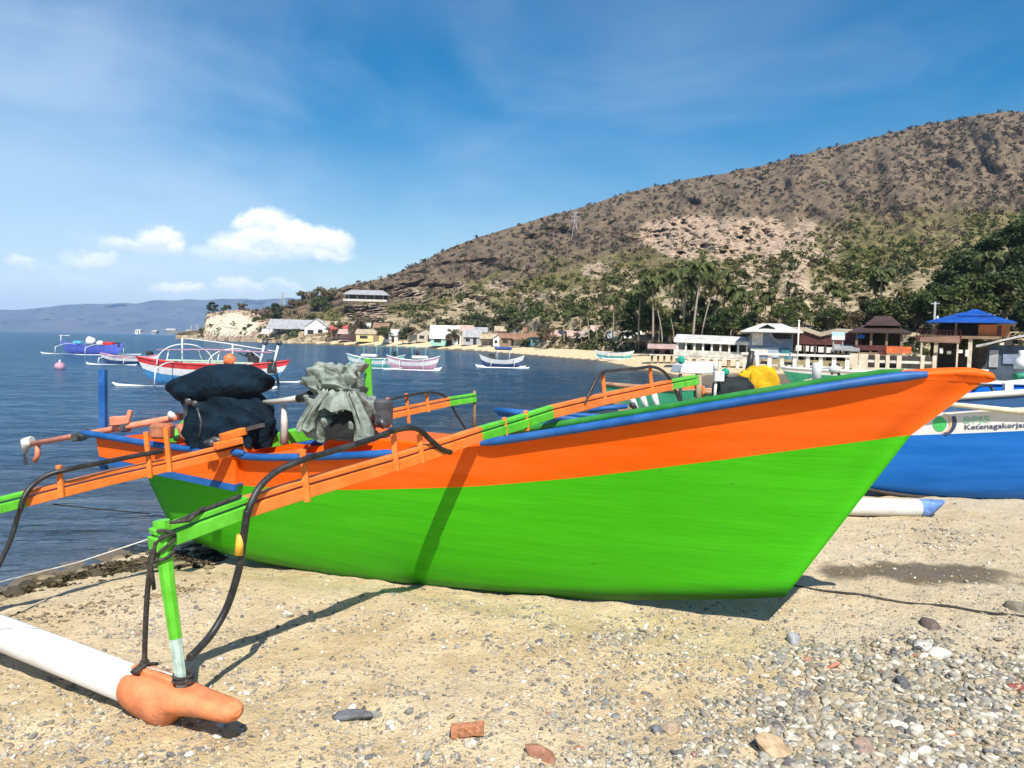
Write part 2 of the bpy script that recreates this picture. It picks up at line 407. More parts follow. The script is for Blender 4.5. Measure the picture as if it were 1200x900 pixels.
def water_material():
    t = new_mat('sea_water'); co = t.coord()
    a = t.node('ShaderNodeAttribute'); a.attribute_name = 'depth'
    m1 = t.mapping(co, (.55, 1.5, 1), (0, 0, R(-14))); m2 = t.mapping(co, (.8, 2.6, 1), (0, 0, R(9)))
    w1 = t.noise(m1, .75, 3, .5, .4); w2 = t.noise(m2, 2.0, 4, .55, .3); w3 = t.noise(t.mapping(co, (.1, .3, 1)), .35, 3, .5)
    w4 = t.noise(m2, 9., 2, .5)
    h = t.math('ADD', t.math('MULTIPLY', w1, 1.), t.math('MULTIPLY', w2, .38)); h = t.math('ADD', h, t.math('MULTIPLY', w4, .06))
    h = t.math('ADD', h, t.math('MULTIPLY', w3, 1.2))
    nrm = t.bump(h, 1., .5)
    silt = t.ramp(a.outputs['Fac'], .0, .7, 1., 0.)
    deep = t.mix(t.ramp(t.noise(co, .05, 3, .5), .35, .65), (.001, .030, .068), (.002, .052, .102))
    deep = t.mix(silt, deep, (.050, .046, .036))
    dif = t.node('ShaderNodeBsdfDiffuse'); t.put(dif.inputs[0], deep)
    tr = t.node('ShaderNodeBsdfTransparent'); tr.inputs[0].default_value = (.62, .66, .62, 1)
    fac = t.math('SUBTRACT', 1., t.math('POWER', 2.718, t.math('MULTIPLY', a.outputs['Fac'], -.6)))
    fac = t.math('ADD', t.math('MULTIPLY', fac, .75), .25)
    body = t.node('ShaderNodeMixShader'); t.put(body.inputs[0], fac); t.link(tr.outputs[0], body.inputs[1]); t.link(dif.outputs[0], body.inputs[2])
    gl = t.node('ShaderNodeBsdfGlossy'); gl.inputs['Roughness'].default_value = .11; t.put(gl.inputs['Normal'], nrm)
    gl.inputs[0].default_value = (.8, .9, .96, 1)
    fr = t.node('ShaderNodeFresnel'); fr.inputs[0].default_value = 1.33; t.put(fr.inputs['Normal'], nrm)
    mx = t.node('ShaderNodeMixShader'); t.put(mx.inputs[0], t.math('MULTIPLY', fr.outputs[0], .50)); t.link(body.outputs[0], mx.inputs[1]); t.link(gl.outputs[0], mx.inputs[2])
    t.link(mx.outputs[0], t.out.inputs[0])
    return t.mat
radii = np.concatenate([np.geomspace(3.2, 60, 220), np.geomspace(62, 9400, 60)])
def sea_z(X, Y):
    r_ = np.hypot(X, Y); a = .03*np.clip(r_/12, .3, 1.6)*np.clip(140/r_, 0, 1)
    return SEA+a*(fbm(X*.5+Y*.1, Y*1.3-X*.12, 3)-.5)*2
V, Fq, X, Y = polar_sheet('sea', radii, sea_z, 380)
sea = np_mesh('sea', V, Fq, water_material(), smooth_=True); tag(sea, kind='structure')
add_float(sea.data, 'depth', np.clip(SEA-ground_z(X, Y), 0, 5))

# ------------------------------------------------------------------ hill behind the village and the range across the bay
SKYL = np.array([(205, 391.5), (222, 389), (236, 386), (241, 368), (262, 364), (300, 363), (335, 360), (352, 352), (380, 344), (405, 335), (450, 326), (480, 313), (500, 303), (530, 289),
                 (560, 278), (600, 266), (640, 253), (680, 243), (720, 231), (760, 221), (800, 212), (850, 204), (880, 198), (900, 193), (950, 178), (1000, 168), (1060, 153), (1130, 139),
                 (1165, 136), (1200, 138), (1300, 128), (1500, 150), (1900, 190), (2600, 240), (3600, 300)], float)
FOOT = np.array([(205, 402, 408), (222, 384, 394), (243, 372, 392), (300, 312, 372), (335, 296, 380), (400, 276, 430), (480, 240, 480), (560, 205, 520), (640, 152, 560), (700, 128, 600), (800, 100, 650), (900, 88, 700),
                 (1000, 84, 740), (1200, 80, 800), (1600, 80, 800), (2600, 90, 700), (3600, 120, 600)], float)
def az_of(px): return np.arctan((np.asarray(px, float)-600)/F)
def rock_amount(px, s):
    ysk = np.interp(px, SKYL[:, 0], SKYL[:, 1]); y = 387+.026*px-s*(387+.026*px-ysk)
    g = lambda x, yy, a, b, p, k: k*np.exp(-(((px-x)/a)**2+((y-yy)/b)**2)**p)
    w = (fbm(px*.045, y*.06, 3)-.5)*.7
    m = np.maximum.reduce([g(800, 278, 56, 26, 2, 1.), g(868, 284, 68, 30, 2, .95), g(930, 290, 50, 36, 2, .55), g(272, 380, 42, 16, 3, 1.7), g(428, 368, 26, 14, 2, .75), g(890, 330, 80, 30, 2, .45), g(560, 345, 120, 22, 2, .38), g(700, 330, 60, 30, 2, .40)])
    return np.clip(m+w*np.clip(m*3, 0, 1), 0, 1.7)
def hill_point(px, s):
    """px: azimuth column in photo pixels, s: 0 foot .. 1 ridge"""
    px = np.asarray(px, float); s = np.asarray(s, float)
    az = az_of(px)
    ysk = np.interp(px, SKYL[:, 0], SKYL[:, 1]); r0 = np.interp(px, FOOT[:, 0], FOOT[:, 1]); r1 = np.interp(px, FOOT[:, 0], FOOT[:, 2])
    rough = (fbm(px*.035, px*0+3.1, 3)-.5)*5*np.clip((px-330)/200, .25, 1)
    tE = (387+.026*px-ysk+rough*.6)/F/np.cos(az)**0*np.cos(az)
    p = np.interp(px, [240, 340, 420, 600], [1.0, 1.1, 1.35, 1.55])
    # lower spur with the pale rock face: bulges towards the viewer, then a saddle behind it
    rr = r0+(r1-r0)*np.clip(s, 0, 2)**p
    spur = np.exp(-((px-850)/130)**2)*np.exp(-((s-.34)/.2)**2)
    rr = rr*(1-.22*spur)
    u = px*.02; v = s*9
    n = fbm(u*1.3+v*.25, v*.55, 4)-.5; gull = np.abs(fbm(u*1.15+v*.30, v*.55-u*.25+7, 3)-.5)*2
    env = np.clip(s*5, 0, 1)*np.clip((1.04-s)*7, 0.05, 1)
    rr = rr*(1+(n*.24-.12*(gull-.25))*env*np.clip((px-300)/220, .06, 1))
    rr = rr*(1+rock_amount(px, s)*(np.abs(fbm(px*.16, s*42, 3)-.5)*2-.3)*.085*np.clip((px-300)/120, .02, 1))
    base = (SEA+1.0-CZ)/r0
    te = base*(1-np.clip(s*6, 0, 1))+tE*np.clip(s, 0, 1)
    z = CZ+rr*te
    back = np.clip(s-1, 0, 1)
    z = np.where(s > 1, (CZ+r1*tE)*(1-back*2.4)+(n*6), z)
    rr = np.where(s > 1, r1*(1+back*.9), rr)
    z = np.where(s <= 0, SEA-1.5, z)
    return rr*np.sin(az), rr*np.cos(az), z
pxs = np.concatenate([np.linspace(205, 1260, 430), np.linspace(1270, 3600, 90)])
ss = np.concatenate([[-.001], np.linspace(0.002, 1, 190), np.linspace(1.03, 1.35, 8)])
PX, SS = np.meshgrid(pxs, ss)
HX, HY, HZ = hill_point(PX, SS)
V = np.stack([HX, HY, HZ], -1).reshape(-1, 3); nr, nc = PX.shape
i, j = np.meshgrid(np.arange(nr-1), np.arange(nc-1), indexing='ij'); q = (i*nc+j).ravel()
Fq = np.stack([q, q+1, q+nc+1, q+nc], -1)
def hill_material():
    t = new_mat('hillside'); co = t.coord()
    a = t.node('ShaderNodeAttribute'); a.attribute_name = 'height'; b = t.node('ShaderNodeAttribute'); b.attribute_name = 'rock'
    n1 = t.noise(co, .02, 5, .6); n2 = t.noise(co, .09, 5, .62); n3 = t.noise(co, .45, 4, .65)
    s = t.math('ADD', a.outputs['Fac'], t.math('MULTIPLY', t.math('SUBTRACT', n1, .5), .55))
    low = t.mix(t.ramp(n2, .38, .62), (.33, .245, .14), (.52, .41, .26))
    mid = t.mix(t.ramp(n2, .35, .65), (.115, .112, .030), (.25, .205, .085))
    top = t.mix(t.ramp(n2, .35, .65), (.142, .102, .068), (.238, .172, .105))
    c = t.mix(t.ramp(s, .30, .5), low, mid); c = t.mix(t.ramp(s, .48, .68), c, top)
    c = t.mix(t.math('MULTIPLY', t.ramp(n3, .5, .7), .5), c, (.075, .06, .035))
    rk = t.math('ADD', b.outputs['Fac'], t.math('MULTIPLY', t.math('SUBTRACT', n3, .5), .9))
    vor = t.node('ShaderNodeTexVoronoi'); t.put(vor.inputs['Vector'], co); vor.inputs['Scale'].default_value = .34; vor.inputs['Randomness'].default_value = 1
    rc = t.mix(t.ramp(n3, .38, .62), (.36, .25, .165), (.62, .47, .34)); rc = t.mix(t.ramp(vor.outputs['Distance'], .5, .9), rc, (.19, .12, .075))
    rc = t.mix(t.ramp(rk, 1.15, 1.5), rc, (.74, .64, .47)); c = t.mix(t.ramp(rk, .32, .55), c, rc)
    t.put(t.bsdf.inputs['Base Color'], c); t.bsdf.inputs['Roughness'].default_value = .95; t.bsdf.inputs['Specular IOR Level'].default_value = .1
    t.put(t.bsdf.inputs['Normal'], t.bump(t.math('ADD', n3, t.math('MULTIPLY', n2, 1.6)), .9, 3.))
    return t.mat
hill = np_mesh('hill', V, Fq, hill_material(), smooth_=True); tag(hill, kind='structure')
add_float(hill.data, 'height', SS); add_float(hill.data, 'rock', rock_amount(PX, SS))

RANGE = np.array([(-900, 372), (-400, 366), (-120, 368), (0, 363.5), (30, 361.5), (80, 357), (120, 355.5), (160, 354.5), (185, 352), (245, 351), (300, 350.5), (335, 350), (420, 352), (600, 362), (760, 385)], float)
rp = np.linspace(-900, 760, 300); rs_ = np.linspace(0, 1.25, 26); PX2, S2 = np.meshgrid(rp, rs_)
ysk = np.interp(PX2, RANGE[:, 0], RANGE[:, 1])+(fbm(PX2*.05, PX2*0+1, 3)-.5)*3
az = az_of(PX2); R0 = 6200.; n = fbm(PX2*.03, S2*3, 4)
rr = R0+1500*S2+(n-.5)*900*np.clip(S2*3, 0, 1)
hh = (387+.026*PX2-ysk)/F*np.cos(az)
z = np.where(S2 <= 1, SEA-2+(rr*hh)*S2**.8, (R0+1500)*hh*(1-(S2-1)*3))
V = np.stack([rr*np.sin(az), rr*np.cos(az), z], -1).reshape(-1, 3); nr, nc = PX2.shape
i, j = np.meshgrid(np.arange(nr-1), np.arange(nc-1), indexing='ij'); q = (i*nc+j).ravel()
t = new_mat('far_range'); n1 = t.noise(t.coord(), .004, 5, .6)
t.put(t.bsdf.inputs['Base Color'], t.mix(t.ramp(n1, .35, .65), (.045, .055, .05), (.095, .09, .075))); t.bsdf.inputs['Roughness'].default_value = 1
far = np_mesh('far_hills', V, np.stack([q, q+1, q+nc+1, q+nc], -1), t.mat, smooth_=True); tag(far, kind='structure')

# the air between: one closed box round everything, sky outside
def make_haze():
    m = MB(); m.box((0, 0, (400-12)/2), (20400, 20400, 412))
    t = new_mat('sea_air'); t.n.remove(t.bsdf)
    v = t.node('ShaderNodeVolumePrincipled'); v.inputs['Density'].default_value = HAZE
    v.inputs['Color'].default_value = (.42, .64, 1, 1); v.inputs['Anisotropy'].default_value = .1
    t.link(v.outputs[0], t.out.inputs['Volume'])
    o = m.build('haze', t.mat); tag(o, kind='stuff'); return o
HAZE = .000085
make_haze()

# ------------------------------------------------------------------ vegetation
def leaf_cloud(n, rng, spread, size, flat=.8, seed_dirs=None):
    """n randomly turned quads in an ellipsoid; returns V(n*4,3), F(n,4)"""
    d = rng.randn(n, 3); d /= np.linalg.norm(d, axis=1)[:, None]; r_ = rng.rand(n, 1)**.45
    c = d*r_*np.array(spread)
    u = rng.randn(n, 3); u[:, 2] *= flat; u /= np.linalg.norm(u, axis=1)[:, None]
    w = np.cross(u, rng.randn(n, 3)); w /= np.linalg.norm(w, axis=1)[:, None]
    s = size*(.6+.8*rng.rand(n, 1)); k = .45+.3*rng.rand(n, 1)
    V = np.stack([c-u*s, c+w*s*k, c+u*s, c-w*s*k], 1).reshape(-1, 3)
    return V, np.arange(n*4).reshape(n, 4)
SCRUB_MAT = attr_mat('dry_scrub', .9, 1.2, .3, trans=.12)
def scatter_scrub():
    rng = np.random.RandomState(5); Vs = []; Ts = []
    N = 34000
    px = rng.uniform(232, 1290, N); ysk = np.interp(px, SKYL[:, 0], SKYL[:, 1]); s = rng.rand(N)**.9
    hgt = (387+.026*px-ysk)
    keep = rng.rand(N) < np.clip(hgt/230, .12, 1); px, s = px[keep], s[keep]
    rk = rock_amount(px, s); den = fbm(px*.022, s*11, 3)
    base_p = np.where(s < .42, .58+1.6*(den-.5), .62+1.5*(den-.5))
    keep = rng.rand(len(px)) < np.clip(base_p, .08, 1)*(1-.62*np.clip(rk*1.3, 0, 1)-.33*np.clip((rk-.9)*2.5, 0, 1)); px, s = px[keep], s[keep]
    x, y, z = hill_point(px, s)
    n1 = fbm(px*.02+4, s*6, 3)
    for k in range(len(px)):
        r_ = math.hypot(x[k], y[k]); base = r_/F
        sc = (1.0+(1.9 if s[k] > .5 else 3.0)*rng.rand()**2.2)*base**.75*1.12
        sc = min(sc, 3.8)
        nq = (9 if sc < 1.2 else 18) if r_ > 250 else (18 if sc < 1.2 else 40)
        V_, F_ = leaf_cloud(nq, rng, (sc, sc, sc*.75), sc*.42)
        V_[:, 0] += x[k]; V_[:, 1] += y[k]; V_[:, 2] += z[k]+sc*.45
        hs = s[k]+(n1[k]-.5)*.5
        q = rng.rand()
        if hs > .58: col = np.array([(.108, .074, .056), (.092, .076, .046), (.066, .072, .026), (.15, .105, .068)][int(q*4)])
        elif hs > .34: col = np.array([(.078, .090, .018), (.11, .112, .028), (.055, .070, .016), (.135, .118, .042)][int(q*4)])
        else: col = np.array([(.075, .085, .028), (.055, .07, .022), (.14, .12, .06), (.10, .10, .038)][int(q*4)])
        col = col*(.75+.6*rng.rand())
        Vs.append(V_); Ts.append(np.repeat(col[None, :], len(V_), 0))
    V_ = np.concatenate(Vs); T_ = np.concatenate(Ts)
    o = np_mesh('hillside_scrub', V_, np.arange(len(V_)).reshape(-1, 4), SCRUB_MAT, T_)
    tag(o, 'dry brown and olive scrub covering the hillside above the village', 'scrub', kind='stuff')
scatter_scrub()

LEAF = {}
def leaf_material(name, rgb, rgb2, trans=.25):
    if name in LEAF: return LEAF[name]
    t = new_mat(name); a = t.node('ShaderNodeAttribute'); a.attribute_name = 'tint'
    n = t.noise(t.coord(), .9, 4, .6)
    c = t.mix(t.ramp(n, .3, .7), rgb, rgb2); c = t.mix(1., c, a.outputs['Color'], 'MULTIPLY')
    t.put(t.bsdf.inputs['Base Color'], c); t.bsdf.inputs['Roughness'].default_value = .55; t.bsdf.inputs['Specular IOR Level'].default_value = .3
    tr = t.node('ShaderNodeBsdfTranslucent'); t.put(tr.inputs[0], c); mx = t.node('ShaderNodeMixShader'); mx.inputs[0].default_value = trans
    t.link(t.bsdf.outputs[0], mx.inputs[1]); t.link(tr.outputs[0], mx.inputs[2]); t.link(mx.outputs[0], t.out.inputs[0])
    LEAF[name] = t.mat; return t.mat
BARK = paint('bark', (.19, .15, .115), .9, .4, 3, (1, 1, .3), .6, dirt=.3)
PALMBARK = paint('palm_bark', (.30, .25, .19), .9, .35, 4, (1, 1, 4), .5, dirt=.2)
def make_palm(name, h, lean, seed, mat):
    rng = np.random.RandomState(seed); root = empty(name, (0, 0, 0))
    pts = []
    for i in range(9):
        k = i/8; pts.append((lean[0]*k**1.7, lean[1]*k**1.7, h*k))
    MB().tube(pts, [.19-.09*(i/8) for i in range(9)], 7).build('trunk', PALMBARK, root)
    top = np.array(pts[-1]); Vs = []; Ts = []
    nf = 24
    for f in range(nf):
        a = 2*pi*f/nf*1.0+rng.rand()*.4; up = rng.uniform(-.55, 1.15); L = rng.uniform(2.1, 3.0)
        dead = up < -.35 and rng.rand() < .7
        hor = np.array([math.cos(a), math.sin(a), 0]); side = np.array([-math.sin(a), math.cos(a), 0])
        P = []
        p = top.copy(); ang = up
        for k in range(9):
            P.append(p.copy()); p = p+(hor*math.cos(ang)+np.array([0, 0, math.sin(ang)]))*L/8; ang -= .16+.06*k*.5
        col = (np.array([.55, .42, .2])*1.6 if dead else np.array([1., 1., 1.]))*rng.uniform(.7, 1.3)
        for k in range(1, 9):
            for sd in (-1, 1):
                for sub in (0, .5):
                    b0 = P[k-1]+(P[k]-P[k-1])*sub; d = (P[k]-P[k-1])/np.linalg.norm(P[k]-P[k-1])
                    ll = .75*math.sin(pi*(k+sub)/10.2)**.6+.12
                    tip = b0+(side*sd*.8+d*.55+np.array([0, 0, -.55-.25*rng.rand()]))*ll
                    w = d*.115
                    Vs.append(np.array([b0-w, b0+w, tip+w*.3, tip-w*.3])); Ts.append(np.repeat(col[None, :], 4, 0))
    V_ = np.concatenate(Vs); np_mesh('crown', V_, np.arange(len(V_)).reshape(-1, 4), mat, np.concatenate(Ts), parent=root)
    return root
def make_tree(name, h, w, seed, mat, nclump=26, leaf=.30, nleaf=110, trunk_h=.35, pale=0):
    rng = np.random.RandomState(seed); root = empty(name, (0, 0, 0))
    tr = MB(); th = h*trunk_h
    bend = rng.uniform(-.06, .06, 2)*h
    tr.tube([(0, 0, -.3), (bend[0]*.4, bend[1]*.4, th*.5), (bend[0], bend[1], th), (bend[0]*1.3, bend[1]*1.3, h*.75)], [h*.032, h*.024, h*.019, h*.006], 7)
    Vs = []; Ts = []
    for k in range(nclump):
        a = rng.rand()*2*pi; q = rng.rand(); zz = th*.9+(h-th*.9)*q**.85
        rad = w*.5*math.sqrt(max(.06, 1-((q-.42)/.62)**2))*rng.uniform(.35, 1.08)
        c = np.array([bend[0]+math.cos(a)*rad, bend[1]+math.sin(a)*rad, zz])
        st = rng.uniform(.3, .95); 
        tr.tube([(bend[0]*st, bend[1]*st, th*(.55+.5*st)), tuple(c*[.55, .55, 1]+np.array([bend[0]*.45, bend[1]*.45, -h*.04])), tuple(c)], [h*.010, h*.006, h*.002], 5, cap=False)
        cs = w*rng.uniform(.13, .23)
        V_, F_ = leaf_cloud(nleaf, rng, (cs, cs, cs*.72), leaf)
        V_ += c; Vs.append(V_); Ts.append(np.repeat((np.ones(3)*rng.uniform(.62, 1.4)*np.array([1+rng.uniform(-.1, .25), 1, 1]))[None, :], len(V_), 0))
    tr.build('trunk', BARK if not pale else PALMBARK, root)
    V_ = np.concatenate(Vs); np_mesh('crown', V_, np.arange(len(V_)).reshape(-1, 4), mat, np.concatenate(Ts), parent=root)
    return root
L_PALM = leaf_material('palm_leaf', (.065, .085, .022), (.115, .125, .04))
L_PALMDRY = leaf_material('palm_leaf_dusty', (.12, .115, .04), (.17, .15, .065))
L_DARK = leaf_material('dark_leaf', (.028, .052, .015), (.06, .088, .025))
L_MID = leaf_material('mid_leaf', (.05, .075, .02), (.09, .11, .03))
L_DRY = leaf_material('dry_leaf', (.12, .10, .045), (.17, .135, .07))
def stand(x, ybase, Y):
    """a point on the ground (or the hill foot) under pixel column x at depth Y, raised so that its base projects to ybase"""
    return at(x, ybase, Y)
def plant_all():
    palms = [make_palm('coconut_palm', 11, (1.2, .5), 1, L_PALM), make_palm('coconut_palm', 12, (-2.6, .4), 2, L_PALMDRY), make_palm('coconut_palm', 9, (.4, -.3), 3, L_PALM)]
    for p in palms: kids_of(p)
    used = set()
    G = 'coconut palms along the foot of the hill'
    spec = [  # x, crown y, base y, Y, proto, label
        (812, 312, 398, 96, 0, 'tallest coconut palm, dark crown above the long white jetty roof, its bare pale trunk leaning'),
        (776, 352, 402, 98, 1, 'dusty coconut palm leaning left over the pink stilt hut'),
        (845, 338, 398, 104, 2, 'coconut palm just right of the tallest palm, above the jetty roof'),
        (757, 336, 402, 112, 0, 'dark coconut palm left of the tallest palm, at the left end of the jetty grove'),
        (1032, 318, 388, 92, 2, 'slim dark coconut palm standing behind the brown hipped pavilion'),
        (1158, 302, 378, 86, 0, 'pale trunked palm standing against the dark trees above the blue roof'),
        (728, 362, 402, 122, 2, None), (700, 366, 400, 132, 1, None), (742, 352, 402, 118, 1, None), (680, 364, 398, 145, 2, None), (795, 340, 400, 106, 2, None),
        (830, 356, 400, 100, 1, None), (868, 352, 396, 100, 0, None), (885, 358, 394, 98, 2, None), (660, 368, 398, 150, 0, None), (905, 350, 388, 104, 1, None),
        (985, 345, 386, 94, 2, None), (960, 352, 388, 96, 0, None), (1005, 348, 388, 96, 1, None), (940, 356, 388, 99, 2, None), (638, 368, 398, 158, 2, None),
        (718, 350, 398, 126, 0, None), (748, 345, 400, 108, 2, None), (765, 328, 400, 104, 2, None), (785, 322, 400, 102, 0, None), (800, 330, 400, 100, 2, None), (822, 335, 400, 98, 1, None), (836, 322, 398, 103, 0, None), (856, 340, 398, 101, 2, None), (740, 360, 402, 115, 1, None), (772, 362, 402, 100, 2, None), (790, 365, 402, 98, 1, None), (870, 345, 398, 104, 0, None), (895, 345, 394, 102, 2, None), (922, 352, 392, 100, 0, None), (975, 335, 388, 97, 0, None), (1020, 335, 388, 94, 0, None), (690, 358, 400, 138, 0, None), (650, 362, 400, 152, 1, None), (620, 372, 400, 165, 0, None), (1062, 338, 384, 90, 1, None)]
    for x, yt, yb, Y, k, lab in spec:
        b = at(x, yb, Y); hpx = (yb-yt)/F*Y; p = palms[k]; h0 = (11, 12, 9)[k]
        sc = hpx/h0
        lab = lab or 'coconut palm in the grove at the foot of the hill behind the village'
        if k not in used:
            used.add(k); p.location = b; p.scale = (sc,)*3; tag(p, lab, 'palm tree', G)
        else: copy_tree(p, b, rnd.uniform(0, 6.28) if abs(x-776) > 1 else 0, sc*rnd.uniform(.95, 1.05), lab, G)
    trees = [make_tree('broadleaf_tree', 9, 7, 21, L_DARK), make_tree('broadleaf_tree', 8, 7.5, 22, L_MID), make_tree('broadleaf_tree', 5, 5.5, 23, L_DRY, 18, .26, 80, .2), make_tree('broadleaf_tree', 10, 7, 24, L_DARK, 34, .30, 120, .3)]
    for p in trees: kids_of(p)
    H0 = (9, 8, 5, 10); used = set()
    G1 = 'dark trees on the slope above the blue roofed pavilion'; G2 = 'green trees and bushes along the foot of the hill'
    D = 'dark green broadleaf tree on the right slope above the blue roof'; M = 'mid green bushy tree among the shore houses at the foot of the hill'; B = 'dry olive bush at the foot of the hill'
    spec = [(1190, 262, 345, 98, 3, D), (1165, 285, 355, 96, 0, D), (1135, 300, 368, 94, 3, D), (1205, 300, 372, 88, 0, D), (1112, 322, 375, 94, 0, D), (1180, 320, 382, 84, 3, D), (1225, 262, 350, 96, 3, D), (1255, 280, 380, 90, 0, D),
            (1150, 325, 385, 85, 1, D.replace('dark', 'mid')), (1092, 338, 388, 88, 0, D), (1125, 340, 392, 84, 1, D.replace('dark', 'mid')), (1215, 345, 400, 78, 0, D), (1070, 345, 396, 90, 1, D.replace('dark', 'mid')), (1240, 330, 410, 76, 3, D), (1290, 270, 400, 88, 3, D), (1330, 290, 400, 88, 0, D),
            (1045, 352, 396, 92, 1, M), (1020, 356, 396, 92, 0, M), (970, 362, 396, 93, 1, M), (920, 360, 396, 94, 1, M), (880, 368, 400, 96, 0, M), (860, 362, 400, 98, 1, M), (838, 366, 402, 98, 0, M), (808, 372, 402, 100, 1, M), (786, 366, 402, 102, 0, M),
            (765, 362, 402, 108, 3, M), (735, 372, 402, 116, 0, M), (714, 376, 402, 122, 1, M), (690, 368, 402, 135, 3, M), (668, 374, 402, 142, 1, M), (648, 370, 402, 150, 0, M), (625, 376, 402, 160, 1, M), (604, 368, 400, 172, 3, M), (588, 378, 400, 178, 1, M), (566, 372, 400, 190, 0, M),
            (545, 378, 400, 198, 1, M), (555, 360, 398, 200, 0, M), (597, 352, 398, 185, 3, M), (636, 352, 398, 165, 1, M), (679, 352, 398, 145, 0, M), (725, 358, 400, 124, 3, M), (528, 372, 398, 212, 1, M), (643, 376, 402, 155, 1, M), (750, 348, 400, 112, 0, M), (820, 352, 400, 104, 0, M),  (505, 382, 400, 215, 1, M), (472, 386, 402, 232, 0, 'round dark bush on the far beach between the shacks'), (450, 384, 400, 240, 1, M),
            (291, 381, 397, 322, 0, 'dark bushy tree at the foot of the pale cliff'), (322, 357, 378, 330, 0, 'dark tree on the low headland behind the grey roofed hall'), (305, 372, 386, 330, 1, 'small green tree half way up the low headland'),
            (250, 355, 368, 385, 0, 'tree at the cliff edge on the far left headland'), (265, 358, 368, 385, 1, 'smaller tree on top of the pale cliff'), (284, 356, 368, 380, 2, B), (345, 352, 372, 360, 2, 'dry grey brown tree in the saddle left of the hilltop house'), (362, 342, 366, 370, 2, 'dry grey brown tree just left of the hilltop house'),
            (380, 338, 362, 370, 2, B), (376, 350, 374, 350, 1, M), (395, 378, 396, 270, 2, B), (420, 372, 392, 262, 2, B), (530, 386, 400, 205, 2, B), (1000, 366, 398, 92, 2, B), (900, 372, 398, 94, 2, B), (640, 384, 402, 150, 2, B),
            (1072, 396, 418, 68, 0, 'dark hedge like tree between the orange wall and the blue roofed pavilion'), (1135, 397, 422, 60, 1, 'green tree below the blue roofed pavilion beside the grey shed')]
    for x, yt, yb, Y, k, lab in spec:
        if 500 < x < 735 and lab == M: yt += 9; yb -= 3; Y *= 1.13; k = 1 if (x//7) % 2 else k
        b = at(x, yb, Y); sc = (yb-yt)/F*Y/H0[k]; p = trees[k]
        g = G1 if lab.startswith((D[:12], 'mid green broad')) else G2
        if k not in used:
            used.add(k); p.location = b; p.scale = (sc,)*3; tag(p, lab, 'tree', g)
        else: copy_tree(p, b, rnd.uniform(0, 6.28), (sc*rnd.uniform(.95, 1.25), sc*rnd.uniform(.95, 1.25), sc), lab, g)
plant_all()

# ------------------------------------------------------------------ the green and orange outrigger boat
GREEN = paint('green_paint', (.030, .315, .002), .5, .16, 2.2, (.5, .5, 5), .10, dirt=.06, spec=.18)
GREEN_IN = paint('green_inner_paint', (.025, .22, .03), .5, .2, 4, (1, 1, 1), .15, dirt=.2)
LIME = paint('lime_paint', (.10, .48, .02), .45, .18, 9, (1, 1, 1), .2, chips=.12, chip_rgb=(.34, .42, .2), dirt=.12)
ORANGE = paint('orange_paint', (.86, .115, .001), .5, .10, 2.4, (.5, .5, 4), .08, dirt=.03, spec=.15)
ORANGE_W = paint('orange_wood_paint', (.78, .185, .022), .5, .16, 8, (1, 1, 1), .25, chips=.10, chip_rgb=(.55, .3, .15), dirt=.12)
BLUE = paint('blue_paint', (.004, .088, .30), .55, .2, 6, (1, 1, 1), .15, dirt=.1)
WHITEP = paint('white_paint', (.62, .61, .58), .45, .06, 5, (1, 1, 1), .1, dirt=.16)
SALMON = paint('salmon_paint', (.70, .22, .12), .5, .2, 10, (1, 1, 1), .2, chips=.15, chip_rgb=(.6, .42, .34))
RUBBER = paint('black_rubber', (.016, .016, .017), .45, .3, 20, (1, 1, 1), .1, dirt=.15)
ROPE = paint('dark_rope', (.045, .04, .036), .9, .4, 60, (1, 1, 1), .6, dirt=.3)
TAPE = paint('yellow_tape', (.75, .42, .03), .5, .2, 20)
TWINE = paint('pale_line', (.55, .53, .48), .8, .2, 30)
DARKMETAL = paint('dark_metal', (.05, .05, .055), .4, .4, 20, spec=.6)
STEEL = paint('grey_steel', (.42, .42, .41), .35, .2, 14, spec=.6)
COPPER = paint('orange_cap_paint', (.72, .225, .085), .7, .22, 9, (1, 1, 1), .5, chips=.12, chip_rgb=(.55, .36, .25), dirt=.3)
PVC = paint('white_pipe', (.66, .645, .61), .42, .07, 5, (1, 1, 1), .06, chips=.03, chip_rgb=(.5, .46, .38), dirt=.30)
WOOD = paint('weathered_wood', (.33, .24, .15), .85, .35, 12, (1, 1, .2), .4)

T0 = Vector((2.5, 3.92, 0)); AX = Vector((-.90626, .42272, 0)); NX = Vector((-.42272, -.90626, 0))   # bow tip, aft direction, direction to the near side
def P(d, v, z): return T0+AX*d+NX*v+Vector((0, 0, z))
def tab(*kv):
    a = np.array(kv); return lambda d: float(np.interp(d, a[:, 0], a[:, 1]))
def smooth_tab(*kv):
    """monotone-ish smooth interpolation through the points (averaged)"""
    a = np.array(kv, float); xs = np.linspace(a[0, 0], a[-1, 0], 200); ys = np.interp(xs, a[:, 0], a[:, 1])
    k = np.hanning(25); k /= k.sum(); pad = np.concatenate([2*ys[0]-ys[12:0:-1], ys, 2*ys[-1]-ys[-2:-14:-1]])
    ys = np.convolve(pad, k, 'valid'); return lambda d: float(np.interp(d, xs, ys))
TOPZ = smooth_tab((0, 1.50), (.31, 1.49), (.65, 1.425), (1.34, 1.27), (2.0, 1.12), (2.73, .96), (3.44, .835), (3.98, .765), (4.63, .70), (5.48, .68), (6.5, .72))
STRZ = smooth_tab((.33, 1.165), (.8, 1.075), (1.33, .965), (2.01, .823), (2.8, .683), (3.88, .545), (4.78, .475), (5.65, .475), (6.1, .49))
KEELZ = smooth_tab((.9, .175), (1.2, .11), (1.53, .05), (2.06, -.04), (2.65, -.11), (3.3, -.16), (4.04, -.215), (4.9, -.225), (5.35, -.205), (5.8, -.12))
